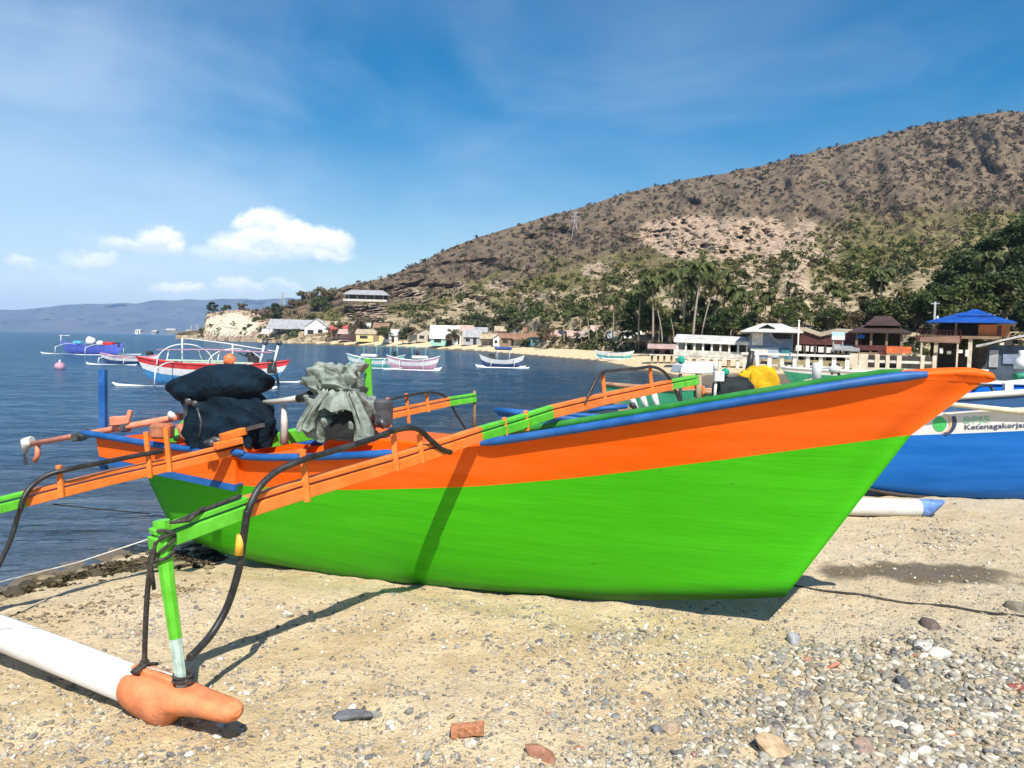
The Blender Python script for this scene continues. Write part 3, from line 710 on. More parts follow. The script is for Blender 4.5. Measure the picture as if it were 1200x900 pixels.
BR = smooth_tab((0, .02), (.2, .095), (.4, .17), (1, .30), (2, .42), (3, .46), (4.5, .43), (5.8, .34), (6.5, .31))
def hull_pt(s, h_lo, side, off=0.):
    """s 0 stem .. 1 transom, h_lo 0 keel, 1 stripe, 2 top"""
    dk, ds, dt = .96+s*(5.76-.96), .355+s*(5.97-.355), .0+s*6.0
    zk, zs, zt = KEELZ(dk), STRZ(ds), TOPZ(dt)
    if h_lo <= 1: d = lerp(dk, ds, h_lo); z = lerp(zk, zs, h_lo)
    else: d = lerp(ds, dt, h_lo-1); z = lerp(zs, zt, h_lo-1)
    h = (z-zk)/(zt-zk); e = lerp(.86, .44, smooth(s/.45))
    v = BR(max(0, s)*6.0)*(.07+.93*max(0, h)**e)
    if s < .03: v *= s/.03*.85+.15
    return P(d, side*max(.012, v-off), z)
def s_list(n): return [(i/n)**1.25 for i in range(n+1)]
def hull_paint():
    t = new_mat('hull_green_paint'); co = t.coord(); a = t.node('ShaderNodeAttribute'); a.attribute_name = 'shade_grime'
    v = t.mapping(co, (.45, .45, 5.5), (0, 0, 0)); s1 = t.noise(v, 2.4, 6, .6); s2 = t.noise(t.mapping(co, (1.2, 1.2, 16)), 4, 4, .65); big = t.noise(co, .9, 3, .5); sc = t.noise(t.mapping(co, (2.2, 2.2, 9), (0, R(20), 0)), 3.2, 5, .7, .8)
    c = t.mix(t.ramp(s1, .3, .7), (.042, .385, .002), (.058, .455, .004)); c = t.mix(t.math('MULTIPLY', t.ramp(big, .45, .7), .35), c, (.060, .45, .012))
    c = t.mix(t.math('MULTIPLY', t.ramp(s2, .60, .76), .16), c, (.018, .22, .004))
    c = t.mix(t.math('MULTIPLY', t.ramp(sc, .665, .70), .55), c, (.015, .12, .008))
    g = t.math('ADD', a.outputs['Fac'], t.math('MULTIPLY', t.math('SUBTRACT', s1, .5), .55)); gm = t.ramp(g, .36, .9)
    c = t.mix(t.math('MULTIPLY', gm, .8), c, (.010, .055, .006))  # painted shade of the bottom turning under, with grime, darker towards the keel
    sand_ = t.math('MULTIPLY', t.ramp(t.math('ADD', g, t.math('MULTIPLY', t.math('SUBTRACT', s2, .5), .8)), .95, 1.3), .35); c = t.mix(sand_, c, (.30, .26, .15))
    t.put(t.bsdf.inputs['Base Color'], c); t.bsdf.inputs['Specular IOR Level'].default_value = .22; t.put(t.bsdf.inputs['Roughness'], t.ramp(s2, .3, .7, .36, .62))
    pl = t.node('ShaderNodeTexWave'); pl.wave_type = 'BANDS'; pl.bands_direction = 'Z'; t.put(pl.inputs['Vector'], co); pl.inputs['Scale'].default_value = 1.55; pl.inputs['Distortion'].default_value = .5; pl.inputs['Detail'].default_value = 1
    seam = t.ramp(pl.outputs['Fac'], .0, .035)
    h = t.math('ADD', t.math('MULTIPLY', s1, .55), t.math('MULTIPLY', s2, .35)); h = t.math('ADD', h, t.math('MULTIPLY', seam, .05))
    t.put(t.bsdf.inputs['Normal'], t.bump(h, .22, .02)); return t.mat
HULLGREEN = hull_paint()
def shade_grime_of(p):
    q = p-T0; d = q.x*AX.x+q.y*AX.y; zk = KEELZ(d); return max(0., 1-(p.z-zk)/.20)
def build_hero():
    base = Vector((.3, 5.0, 0)); root = empty('outrigger_boat', base, 'green and orange wooden outrigger boat with blue rails beached on the sand in the foreground', 'boat')
    S = s_list(60)
    # lower hull, green
    m = MB()
    for sd in (1, -1):
        m.grid([[hull_pt(s, k/14, sd) for s in S] for k in range(15)], 0)
    m.grid([[hull_pt(s, 0, 1) for s in S], [hull_pt(s, 0, -1) for s in S]], 0)
    m.grid([[hull_pt(0, k/14, 1) for k in range(15)], [hull_pt(0, k/14, -1) for k in range(15)]], 0)
    m.grid([[hull_pt(1, k/14, 1) for k in range(15)], [hull_pt(1, k/14, -1) for k in range(15)]], 0)
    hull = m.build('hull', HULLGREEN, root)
    add_float(hull.data, 'shade_grime', [shade_grime_of(v.co+base) for v in hull.data.vertices])
    bmx = bmesh.new(); bmx.from_mesh(hull.data); bmesh.ops.remove_doubles(bmx, verts=bmx.verts, dist=.0015); bmesh.ops.recalc_face_normals(bmx, faces=bmx.faces); bmx.to_mesh(hull.data); bmx.free()
    kb = MB(); kp = [P(2.7+k*.16, 0, KEELZ(2.7+k*.16)+.004) for k in range(18)]
    for a, b in zip(kp[:-1], kp[1:]): kb.bar(a, b, .04, .03)
    kb.build('keel', GREEN, hull)
    # upper strake, orange
    m = MB()
    for sd in (1, -1): m.grid([[hull_pt(s, 1+k/6, sd) for s in S] for k in range(7)], 0)
    m.grid([[hull_pt(0, 1+k/6, 1) for k in range(7)], [hull_pt(0, 1+k/6, -1) for k in range(7)]], 0)
    m.grid([[hull_pt(1, 1+k/6, 1) for k in range(7)], [hull_pt(1, 1+k/6, -1) for k in range(7)]], 0)
    strake = m.build('upper_strake', ORANGE, root)
    # inner skin: green forward, orange aft, with a floor
    for nm, mat, a, b in (('forward_lining', GREEN_IN, .035, .47), ('aft_lining', ORANGE, .47, .985)):
        SS_ = [lerp(a, b, i/24) for i in range(25)]; m = MB()
        for sd in (1, -1):
            m.grid([[hull_pt(s, 1.97-.55*k/4, sd, .022) for s in SS_] for k in range(5)], 0)
            m.grid([[hull_pt(s, 1.97, sd, .022) for s in SS_], [hull_pt(s, 1.985, sd, 0) for s in SS_]], 0)
        m.grid([[hull_pt(s, 1.42, 1, .022) for s in SS_], [hull_pt(s, 1.42, -1, .022) for s in SS_]], 0)
        m.build(nm, mat, root)
    # bow cap: cheeks that swell out flush with the rails and close over the stem head
    m = MB(); rows = []
    def surf(d, z):                                             # true half breadth of the planking at distance d, height z
        zs_, vs_ = [], []
        for k in range(9):
            hl = 1+k/8; lo, hi = 0., .5
            for _ in range(28):
                md = (lo+hi)/2; p = hull_pt(md, hl, 1)-T0
                if p.x*AX.x+p.y*AX.y < d: lo = md
                else: hi = md
            p = hull_pt(lo, hl, 1)-T0; zs_.append(p.z); vs_.append(p.x*NX.x+p.y*NX.y if lo > 1e-4 else .012)
        return float(np.interp(z, zs_, vs_))
    for d, drop in [(-.016, .014), (-.012, .028), (-.002, .042), (.012, .052), (.035, .062), (.07, .070), (.12, .070), (.19, .062), (.26, .056), (.32, .050), (.37, .045), (.42, .040)]:
        dd = max(0, d); w = max(.034-.012*smooth(dd/.1), BR(dd)+.003) if d > -.008 else (.028 if d > -.014 else .018)
        tz = TOPZ(dd)+.036-.034*max(0, 1-(d+.016)/.15)**2-(.010 if d < -.014 else (.003 if d < -.01 else 0)); bz = tz-drop
        wl = min(w, max(surf(dd, bz)+.002, .02)) if d > .005 else w*.9
        rows.append([P(d, wl, bz), P(d, lerp(wl, w, .62), lerp(bz, tz, .5)), P(d, w, tz-.022), P(d, w*.8, tz-.003), P(d, 0, tz+.006), P(d, -w*.8, tz-.003), P(d, -w, tz-.022), P(d, -lerp(wl, w, .62), lerp(bz, tz, .5)), P(d, -wl, bz)])
    m.grid(rows, 0, True); m.poly(rows[0]); m.poly(rows[-1]); m.build('bow_cap', ORANGE, root)
    # rails
    def rail(d0, d1, sd, dz=0., w=.060, h=.050, mat=None, vv=None):
        k = 24; rows = []
        for i in range(k+1):
            d = lerp(d0, d1, i/k); v = (BR(d)+.024*smooth((d-.15)/.6)) if vv is None else vv; z = TOPZ(d)+.014+dz
            e = .6 if i in (0, k) else 1.
            ww, hh = w/2*e, h/2*e
            rows.append([P(d, sd*(v+ww*math.cos(q)*(1.08 if abs(math.cos(q)) < .9 else 1)), z+hh*math.sin(q)*1.08) for q in [2*pi*(j+.5)/10 for j in range(10)]])
        m = MB(); m.grid(rows, 0, True, True); m.poly(rows[0]); m.poly(rows[-1]); return m.build('rail', mat or BLUE, root)
    rail(.30, 2.74, 1); rail(3.38, 4.78, 1); rail(.40, 3.2, -1, .016, mat=GREEN_IN); rail(3.2, 6.5, -1); rail(4.70, 6.5, 1, .03, vv=.46)
    # stern overhang: orange side boxes with blue trim carried out past the planking and the transom
    m = MB(); tr = MB(); sg = MB()
    for sd, vo in ((1, .455), (-1, .36)):
        q = [P(4.80, sd*vo, .705), P(6.38, sd*(vo-.03), .725), P(6.34, sd*(vo-.03), .57), P(4.80, sd*vo, .50)]
        m.prism(q, NX*(-sd*.022)); sg.prism([P(4.80, sd*.30, .50), P(4.80, sd*vo, .50), P(6.34, sd*(vo-.03), .565), P(6.34, sd*.25, .565)], (0, 0, -.015))
        tr.bar(P(4.80, sd*(vo-.01), .475), P(6.34, sd*(vo-.04), .54), .035, .05)
    m.prism([P(6.33, .42, .715), P(6.33, -.32, .715), P(6.31, -.32, .58), P(6.31, .42, .58)], AX*.025)
    m.prism([P(4.81, .45, .70), P(4.81, .33, .70), P(4.81, .33, .50), P(4.81, .45, .50)], AX*.02)
    m.box(P(5.75, .0, .60), (1.1, .7, .02), rz=math.atan2(AX.y, AX.x))
    so_ = m.build('stern_board', ORANGE, root); tr.build('trim', BLUE, so_); sg.build('soffit', BLUE, so_)
    MB().bar(P(6.42, .1, .69), P(6.42, -.42, .71), .05, .05).build('stern_rail', BLUE, root)
    # cross decks and boxes
    m = MB(); rz = math.atan2(AX.y, AX.x)
    m.box(P(3.72, -.08, .80), (.95, .56, .20), rz=rz, bev=.012); m.build('engine_bed', ORANGE, root)
    m = MB(); m.bar(P(4.60, .36, .72), P(4.20, .34, .80), .08, .025); m.build('plank', ORANGE_W, root)
    m = MB(); m.bar(P(5.25, .30, .73), P(5.15, -.3, .75), .12, .05); m.bar(P(5.68, .28, .735), P(5.62, -.3, .75), .1, .05); m.build('thwart', ORANGE_W, root)
    MB().bar(P(5.62, .32, .75), P(6.05, -.30, .90), .075, .03).build('plank', LIME, root)
    MB().bar(P(5.42, .30, .76), P(5.66, -.22, .88), .05, .02).build('plank', WHITEP, root)
    # small clutter on stern edge
    m = MB(); c = P(5.33, .30, .76); m.add([c+AX*-.07, c+AX*.07, c+Vector((0, 0, .075)), c+AX*-.07+NX*-.05, c+AX*.07+NX*-.05, c+Vector((0, 0, .075))+NX*-.05], [[0, 1, 2], [5, 4, 3], [0, 3, 4, 1], [1, 4, 5, 2], [2, 5, 3, 0]])
    m.build('cleat', ORANGE, root)
    # posts
    p0 = at(121.5, 534, 6.45); p1 = at(120.5, 433, 6.5)
    m = MB(); m.bar(p0-Vector((0, 0, .12)), p1, .055, .055, up=(0, 1, 0)); pst = m.build('post', BLUE, root, bevel=.004)
    p0 = at(435, 500, 5.58); p1 = at(431, 420, 5.58)
    m = MB(); m.bar(p0-Vector((0, 0, .1)), p1, .055, .05, up=(0, 1, 0), tb=.8); m.build('post', LIME, root, bevel=.004)
    q = at(333, 505, 5.7); m = MB(); m.tube([q-Vector((0, 0, .1)), q+Vector((0, 0, .08)), at(332.5, 474, 5.7)], [.032, .026, .014], 10); m.build('post', paint('pale_wood', (.55, .53, .46), .8, .2, 10), root)
    # white twin stubs by the fore boom are on the boat behind
    # ---------------- booms
    HB = Vector((-.195, 4.68)); PB = Vector((-1.40, 3.0)); dB = (HB-PB).normalized()
    dA = dB.copy(); cA = P(4.75, 0, 0); cA = Vector((cA.x, cA.y))
    def on_line(px_, py_, c, d):
        r_ = ray(px_, py_); a = r_.x/r_.y              # X = a*Y on the sight line
        k = (a*c.y-c.x)/(d.x-a*d.y); Y = c.y+k*d.y; return at(px_, py_, Y)
    def boom(pts, c, d, cols, pegs, hoses, w=.062, h=.085, lath=True):
        Q = [on_line(x, y, c, d) for x, y in pts]
        side = Vector((d.y, -d.x, 0)); m = MB()
        for i in range(len(Q)-1):
            a, b = Q[i], Q[i+1]; mi = cols[i]
            hh = h; 
            m.bar(a-Vector((0, 0, .016)), b-Vector((0, 0, .016)), w*(1.0 if mi == 0 else 1.04), hh*.68, mi=mi)
            if lath: m.bar(a+Vector((0, 0, .036)), b+Vector((0, 0, .036)), w*.82, hh*.28, mi=mi)
        bo = m.build('boom', [ORANGE_W, LIME], root, bevel=.004)
        for x, y0, y1 in pegs:
            ym = (y0+y1)/2; xs = x
            q = on_line(xs, ym, c, d); Y = q.y-.045*abs(d.y) if False else q.y
            off = side*(w/2+.015)
            if off.y > 0: off = -off
            a = at(x-(y1-y0)*.055, y0, q.y+off.y); b = at(x+(y1-y0)*.04, y1, q.y+off.y)
            MB().bar(b, a, .030, .024, up=(0, 1, 0)).build('peg', ORANGE_W, bo, bevel=.003)
        for pp, rad in hoses:
            L = []
            for x, y, dy in pp:
                q = on_line(x, y, c, d); L.append(at(x, y, q.y+dy))
            L2 = catmull(L, 6)
            MB().tube(L2, rad, 8).build('rubber_strap', RUBBER, bo)
        return bo, Q
    def catmull(L, k):
        out = []
        for i in range(len(L)-1):
            p0, p1, p2, p3 = L[max(i-1, 0)], L[i], L[i+1], L[min(i+2, len(L)-1)]
            for j in range(k):
                t = j/k; out.append(.5*((2*p1)+(-p0+p2)*t+(2*p0-5*p1+4*p2-p3)*t*t+(-p0+3*p1-3*p2+p3)*t**3))
        out.append(L[-1]); return out
    global CATMULL
    CATMULL = catmull
    bB, QB = boom([(178, 634), (288, 594), (365, 570), (465, 541), (562, 509), (605, 496), (645, 483), (710, 467), (785, 451), (816, 445)], HB, dB, [1, 0, 0, 0, 1, 1, 0, 0, 1],
                  [(358, 527, 588), (463, 502, 552), (493, 503, 543), (708, 436, 474), (763, 427, 460), (592, 489, 511), (617, 481, 505)],
                  [([(290, 602, -.06), (294, 590, -.06), (305, 570, -.05), (325, 552, -.04), (355, 539, -.07), (385, 530, -.05), (435, 515, -.05), (460, 505, -.07), (487, 502, -.07), (505, 516, -.06), (517, 526, -.05), (528, 530, -.04)], .016),
                   ([(684, 474, -.05), (690, 462, -.03), (704, 438, -.06), (722, 434, -.04), (745, 432, -.04), (764, 430, -.06), (777, 435, -.04), (786, 446, -.03), (793, 462, .0), (797, 471, .0)], .014),
                   ([(290, 598, -.06), (287, 618, -.05), (284, 640, -.02), (280, 667, 0), (267, 709, .05), (250, 740, .05), (235, 758, .02), (222, 771, -.02)], .0165)])
    # yellow tape on the strap
    L = [on_line(x, y, HB, dB)+Vector((0, -.035, 0)) for x, y in ((285.5, 624), (284, 636), (282.8, 648))]
    MB().tube(L, .0185, 8).build('tape', TAPE, bB)
    # blue lashing at the strap head and rope over the post
    L = [on_line(x, y, HB, dB) for x, y in ((206, 624), (240, 609), (285, 591))]
    MB().tube([p+Vector((0, -.03, .045)) for p in L], .009, 6).build('rope', ROPE, bB)
    bA, QA = boom([(-75, 607), (0, 592), (28, 585), (120, 562), (200, 544), (262, 529), (318, 515), (365, 505), (450, 487), (525, 471), (556, 466)], cA, dA, [1, 1, 0, 0, 0, 0, 1, 0, 0, 1],
                  [(71, 545, 583), (174, 506, 560), (197, 501, 553), (456, 466, 500), (478, 461, 496), (501, 461, 483)],
                  [([(24, 598, -.05), (27, 585, -.05), (36, 571, -.04), (53, 558, -.03), (80, 550, -.06), (125, 541, -.05), (160, 534, -.05), (190, 529, -.05)], .016),
                   ([(458, 468, -.05), (480, 463, -.06), (501, 460, -.06), (517, 462, -.03), (527, 471, 0), (535, 486, 0), (545, 502, .02)], .013),
                   ([(25, 592, -.05), (20, 608, 0), (14, 628, 0), (7, 645, 0), (-4, 668, 0), (-20, 700, 0)], .0145)], h=.08)
    # thicker laths butting near the engine
    a, b = on_line(262, 512, cA, dA), on_line(293, 503, cA, dA)
    MB().bar(a+Vector((0, -.05, 0)), b+Vector((0, -.05, 0)), .05, .055).build('cleat', ORANGE_W, bA, bevel=.006)
    a, b = on_line(258, 521, cA, dA), on_line(288, 514, cA, dA)
    MB().bar(a+Vector((0, -.09, 0)), b+Vector((0, -.09, 0)), .05, .05).build('cleat', ORANGE_W, bA, bevel=.006)
    a, b = on_line(316, 514, cA, dA), on_line(366, 505, cA, dA)
    MB().bar(a+Vector((.0, -.06, -.01)), b+Vector((0, -.06, -.01)), .07, .105).build('cleat', LIME, bA, bevel=.006)
    # hanging brown lashing at the far tip
    L = [on_line(556, y, cA, dA) for y in (458, 466, 485, 502)]
    MB().tube(L, .018, 6).build('rope', paint('brown_rope', (.28, .17, .09), .9, .3, 50), bA)
    # ---------------- near float
    fz = .095
    def fl(px_, py_, z): return gz(px_, py_, z)
    f1 = fl(163, 805.5, fz); f0 = fl(0, 741, fz+.02); fd = (f1-f0).normalized(); fe = f0-fd*3.2; fe.z = .0
    m = MB(); rad = .078
    m.tube([fe, f0, f1], rad, 20); flt = m.build('float', PVC, root)
    # carved nose: fat collar, flat top, beak turned up
    side = Vector((-fd.y, fd.x, 0)).normalized(); secs = []
    prof = [(-.03, 0, .086, .086), (.01, 0, .095, .096), (.08, -.004, .099, .106), (.16, -.006, .096, .112), (.205, -.004, .090, .108), (.235, .012, .084, .086), (.262, .026, .080, .070), (.33, .034, .072, .060), (.42, .042, .064, .051), (.51, .048, .058, .046), (.56, .051, .052, .041), (.582, .052, .040, .032), (.592, .053, .018, .014)]
    m = MB(); rows = []
    for dist, dz, hw, hh in prof:
        c = f1+fd*dist+Vector((0, 0, dz)); row = []
        for j in range(18):
            q = 2*pi*j/18; cx, cz = math.cos(q), math.sin(q)
            cz2 = cz if cz < 0 else min(cz, .74)
            row.append(c+side*(hw*cx)+Vector((0, 0, hh*cz2)))
        rows.append(row)
    m.grid(rows, 0, True, True); m.poly(rows[0]); m.poly(rows[-1])
    nose = m.build('nose', COPPER, flt)
    # wooden block under the lashings on the nose
    pb = f1+fd*.06+Vector((0, 0, .085)); MB().bar(pb-fd*.08, pb+fd*.17, .05, .03).build('saddle', COPPER, flt, bevel=.006)
    # legs between float and booms
    foot = f1+fd*.275+Vector((0, 0, .075)); topP = on_line(189, 630, HB, dB)
    m = MB(); mid = lerp(foot, topP, .42)
    m.tube([foot-Vector((0, 0, .02)), lerp(foot, topP, .33)], [.022, .025], 8, mi=1, smooth_=False); m.tube([lerp(foot, topP, .331), lerp(foot, topP, .7), topP+Vector((0, 0, .07))], [.0255, .029, .034], 8, mi=0, smooth_=False)
    leg = m.build('leg', [LIME, paint('worn_pale_green', (.42, .55, .48), .7, .25, 20, chips=.3, chip_rgb=(.5, .5, .42))], root)
    # lashings
    m = MB()
    for k in range(4):
        c = topP+Vector((0.012, 0, -.05+k*.02)); m.tube([c+Vector((math.cos(q)*.04, math.sin(q)*.04, .03*math.sin(q*1.0+k))) for q in [2*pi*j/14 for j in range(15)]], .007, 6, cap=False)
    m.tube([topP+dB.to_3d()*.05+Vector((0, -.03, .05)), topP+Vector((.0, -.05, -.01)), topP+Vector((-.02, -.045, -.1)), topP+Vector((-.01, -.04, -.2))], .008, 6)
    m.tube([topP+Vector((.05, -.03, .07)), topP+Vector((.09, .05, .06)), topP+Vector((.12, .12, .10))], .008, 6)
    m.build('rope', ROPE, leg)
    a = topP+Vector((-.015, -.045, -.04)); b = f1+fd*.035+Vector((0, 0, .10))
    MB().tube(catmull([a, lerp(a, b, .35)+Vector((-.008, 0, 0)), lerp(a, b, .7)+Vector((-.006, 0, 0)), b], 5), [.011]*13+[.011, .013, .016], 6).build('rope', ROPE, leg)
    m = MB(); c = f1+fd*.035
    for k in range(3): m.tube([c+fd*((k-1)*.016)+side*q*.05+Vector((0, 0, .108-abs(q)*.02+.004*k)) for q in (-1, -.5, 0, .5, 1)], .008, 6)
    m.ball(c+Vector((0, 0, .115)), (.022, .022, .018), 8, 6); m.build('rope', ROPE, flt)
    # wire from leg foot across the nose
    MB().tube([b, lerp(b, foot, .5)+Vector((0, 0, .02)), foot+Vector((0, 0, .035))], .005, 5).build('wire', TWINE, flt)
    m = MB()
    for k in range(2):
        c = foot+Vector((0, 0, .03+k*.018)); m.tube([c+Vector((math.cos(q)*.036, math.sin(q)*.036, 0)) for q in [2*pi*j/12 for j in range(13)]], .007, 5, cap=False)
    m.build('rope', ROPE, leg)
    # second leg, where the after boom meets the float (just left of the picture)
    pa = QA[0]; k = (pa-f0).dot(fd); ft = f0+fd*k; ft.z = .12
    MB().tube([ft, lerp(ft, pa, .5), pa+Vector((0, 0, .06))], [.026, .030, .034], 10).build('leg', LIME, root)
    # stay line from the leg top to the left
    MB().tube([topP+Vector((-.03, 0, .0)), lerp(topP, at(0, 680, 3.3), .5)+Vector((0, 0, -.012)), at(-60, 697, 3.35)], .0028, 5).build('stay_line', TWINE, root)
    # thin dark line from the after boom to the stern
    MB().tube([at(62, 591, 4.6), at(120, 597, 5.3), at(176, 602, 6.0)], .004, 5).build('stay_line', ROPE, root)
    return root
hero = build_hero()

# ------------------------------------------------------------------ covered motors standing on the green boat
def cloth_mat(name, rgb, rgb2, scale=7, bump=.5):
    t = new_mat(name); co = t.coord(); n = t.noise(co, scale, 5, .6, .6); w = t.noise(co, 900, 1, .5)
    t.put(t.bsdf.inputs['Base Color'], t.mix(t.ramp(n, .3, .7), rgb, rgb2)); t.bsdf.inputs['Roughness'].default_value = .85
    t.bsdf.inputs['Specular IOR Level'].default_value = .2; t.bsdf.inputs['Sheen Weight'].default_value = .0
    t.put(t.bsdf.inputs['Normal'], t.bump(n, bump, .03)); return t.mat
NAVY = cloth_mat('navy_cloth', (.001, .007, .014), (.004, .018, .034), 9, .9)
TARP = cloth_mat('grey_tarpaulin', (.13, .155, .13), (.29, .325, .285), 11, .9)
GAP_SHADE = cloth_mat('tarpaulin_gap_shade', (.012, .013, .014), (.02, .02, .02))
def drape(name, c, prof, mat, parent, ax=(1, 0), ay=(0, 1), n=72, fold=.03, nf=9, seed=0, crump=.02, rowsub=5):
    """a cloth hung over something: prof = list of (z, half length, half depth, shift along, fold amount)"""
    rng = np.random.RandomState(seed); ph = rng.rand(8)*6.28; rows = []
    A = Vector((ax[0], ax[1], 0)); B = Vector((ay[0], ay[1], 0)); pr = np.array(prof, float); zs = np.linspace(0, len(pr)-1, (len(pr)-1)*rowsub+1)
    for u in zs:
        z, hx, hy, sh, fa = [np.interp(u, range(len(pr)), pr[:, k]) for k in range(5)]
        row = []
        for j in range(n):
            q = 2*pi*j/n; cx, cy = math.cos(q), math.sin(q)
            e = .72; cx2 = math.copysign(abs(cx)**e, cx); cy2 = math.copysign(abs(cy)**e, cy)
            f = fold*fa*(math.sin(nf*q+ph[0]+1.2*math.sin(u*.7+ph[1]))+.6*math.sin((nf*1.7)*q+ph[2]-u*.6)+.4*math.sin(nf*.5*q+ph[3]))
            cn = (vnoise(np.array([cx*2.6+seed*3+u*.5]), np.array([cy*2.6+u*1.1]))[0]-.5)*2+(vnoise(np.array([cx*7+seed*5+u*.9]), np.array([cy*7+u*1.9]))[0]-.5)
            k = 1+f/max(hx, .05)+cn*crump/max(.12, min(hx, hy))
            row.append(c+A*(hx*cx2*k+sh)+B*(hy*cy2*k)+Vector((0, 0, z+cn*crump*.7+f*.25)))
        rows.append(row)
    m = MB(); m.grid(rows, 0, True, True); m.poly(rows[-1]); m.poly(rows[0])
    return m.build(name, mat, parent)
def motors():
    # navy one
    Y = 5.75; c = at(264, 521, Y); k = Y/F
    root = empty('covered_motor', c, 'boat motor under a dark navy cloth cover on the stern of the green boat', 'boat motor')
    X_ = Vector((1, 0)); 
    low = [(-2*k, 44*k, .13, 4*k, 1.4), (14*k, 48*k, .15, 6*k, 1.2), (30*k, 53*k, .16, 8*k, 1.), (40*k, 50*k, .16, 5*k, .7), (54*k, 43*k, .15, 0, .5), (66*k, 40*k, .14, -4*k, .4), (72*k, 24*k, .1, -4*k, .4)]
    drape('cloth_cover', c, low, NAVY, root, nf=7, seed=3, fold=.016, crump=.018)
    topc = c+Vector((-7*k, 0, 71*k)); m = MB()
    fn = lambda d: 1+.07*math.sin(3*d.x+1)+.09*(vnoise(np.array([d.x*2.3+5]), np.array([d.z*2+d.y*2]))[0]-.5)*2+.03*math.sin(9*d.x+4*d.z)*abs(d.z)
    m.ball((0, 0, 0), (1, 1, 1), 48, 26, 0, fn)
    for i, p in enumerate(m.v):
        x = p.x; m.v[i] = topc+Vector((64*k*math.copysign(abs(x)**.9, x), .19*p.y, 20*k*p.z*(1+.15*(1-abs(x)))+x*7*k-(3*k if p.z < -.3 else 0)*abs(x)))
    m.build('cloth_cover', NAVY, root)
    # long salmon shaft with propeller bracket pointing out over the stern
    a = at(213, 488, 5.85); b = at(34, 521, 6.75); m = MB(); m.tube([a, b], [.027, .024], 10); sh = m.build('shaft', SALMON, root)
    MB().ball(at(203, 486, 5.88), (.045, .04, .04), 10, 6).build('knob', WHITEP, sh)
    q = b; MB().tube([q+Vector((.03, 0, .03)), q+Vector((-.02, 0, .02)), q+Vector((-.05, .01, -.07))], [.05, .055, .02], 8).build('propeller_hub', WHITEP, sh)
    p0 = at(44, 522, 6.7); m = MB(); m.tube([p0, p0+Vector((0, 0, -.09)), p0+Vector((-.035, 0, -.15))], [.022, .024, .02], 6)
    m.build('skeg', SALMON, sh)
    MB().add([at(28, 525, 6.76), at(33, 525, 6.76), at(34, 545, 6.72), at(27, 545, 6.8)], [[0, 1, 2, 3]]).build('blade', DARKMETAL, sh, fix=False)
    m = MB(); m.box(at(140, 493, 6.15), (.15, .05, .075), ry=-.1, bev=.008); m.bar(at(149, 495, 6.1), at(153, 481, 6.1), .03, .03, up=(0, 1, 0)); m.build('bracket', SALMON, sh)
    m = MB(); m.box(at(147, 501, 6.15), (.07, .07, .07), bev=.01); m.build('clamp', DARKMETAL, sh)
    m = MB(); m.box(at(92, 512, 6.4), (.1, .07, .07), ry=-.1, bev=.01); m.tube([at(94, 511, 6.37), at(103, 508, 6.35)], .042, 10); m.build('clamp', DARKMETAL, sh)
    m = MB(); m.box(at(190, 505, 5.8), (.16, .12, .12), bev=.02); m.tube([at(210, 497, 5.7), at(215, 510, 5.7), at(232, 518, 5.7), at(248, 517, 5.7)], .03, 8)
    m.build('engine_block', paint('dull_orange_metal', (.42, .12, .05), .5, .3, 14, chips=.3, chip_rgb=(.05, .05, .05)), root)
    # engine body glimpsed below and left of the cloth
    m = MB(); m.box(at(226, 492, 5.72), (.12, .1, .30), bev=.02); m.ball(at(222, 470, 5.62), .035, 8, 6); m.ball(at(229, 473, 5.62), .03, 8, 6); m.tube([at(231, 478, 5.6), at(236, 495, 5.58), at(234, 512, 5.6)], .008, 6)
    m.tube([at(240, 520, 5.5), at(252, 514, 5.5), at(264, 519, 5.5)], .02, 8); m.tube([at(246, 516, 5.48), at(250, 522, 5.48)], .03, 8)
    m.build('engine_block', DARKMETAL, root)
    MB().bar(at(290, 503, 5.6), at(308, 498, 5.5), .035, .03).build('tiller', DARKMETAL, root)
    # grey one
    Y = 5.35; c = at(401, 513, Y); k = Y/F
    root = empty('covered_motor', c, 'boat motor bundled in a crumpled grey green tarpaulin amidships on the green boat', 'boat motor')
    X_ = AX.to_2d(); 
    prof = [(0.0, 36*k, .17, 1*k, 1.5), (12*k, 38*k, .18, 0*k, 1.5), (26*k, 36*k, .17, 1*k, 1.3), (40*k, 31*k, .15, 2*k, 1.0), (50*k, 27*k, .15, 0*k, .8), (56*k, 28*k, .16, -5*k, .8), (61*k, 31*k, .17, -10*k, .8), (70*k, 31*k, .17, -10*k, .7), (78*k, 29*k, .16, -8*k, .6), (84*k, 23*k, .13, -3*k, .4), (86.5*k, 12*k, .06, 0*k, .2)]
    tp = drape('tarpaulin', c, prof, TARP, root, nf=8, seed=9, fold=.017, crump=.046, n=150, rowsub=9)
    # near-black slab painting the shade where the cloth gapes, not an engine part
    m = MB(); 
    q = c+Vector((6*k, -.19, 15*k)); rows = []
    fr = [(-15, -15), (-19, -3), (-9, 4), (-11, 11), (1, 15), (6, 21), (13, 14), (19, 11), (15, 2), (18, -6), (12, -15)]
    m.prism([c+Vector(((6+x)*k, -.205-.02*(y < 0), (18+y)*k)) for x, y in fr], (0, .08, 0)); m.build('engine_block', GAP_SHADE, root)
    m = MB(); m.box(at(449, 484, 5.4), (.13, .12, .2), bev=.02); m.tube([at(444, 492, 5.3), at(452, 500, 5.3)], .03, 8); m.build('engine_block', DARKMETAL, root)
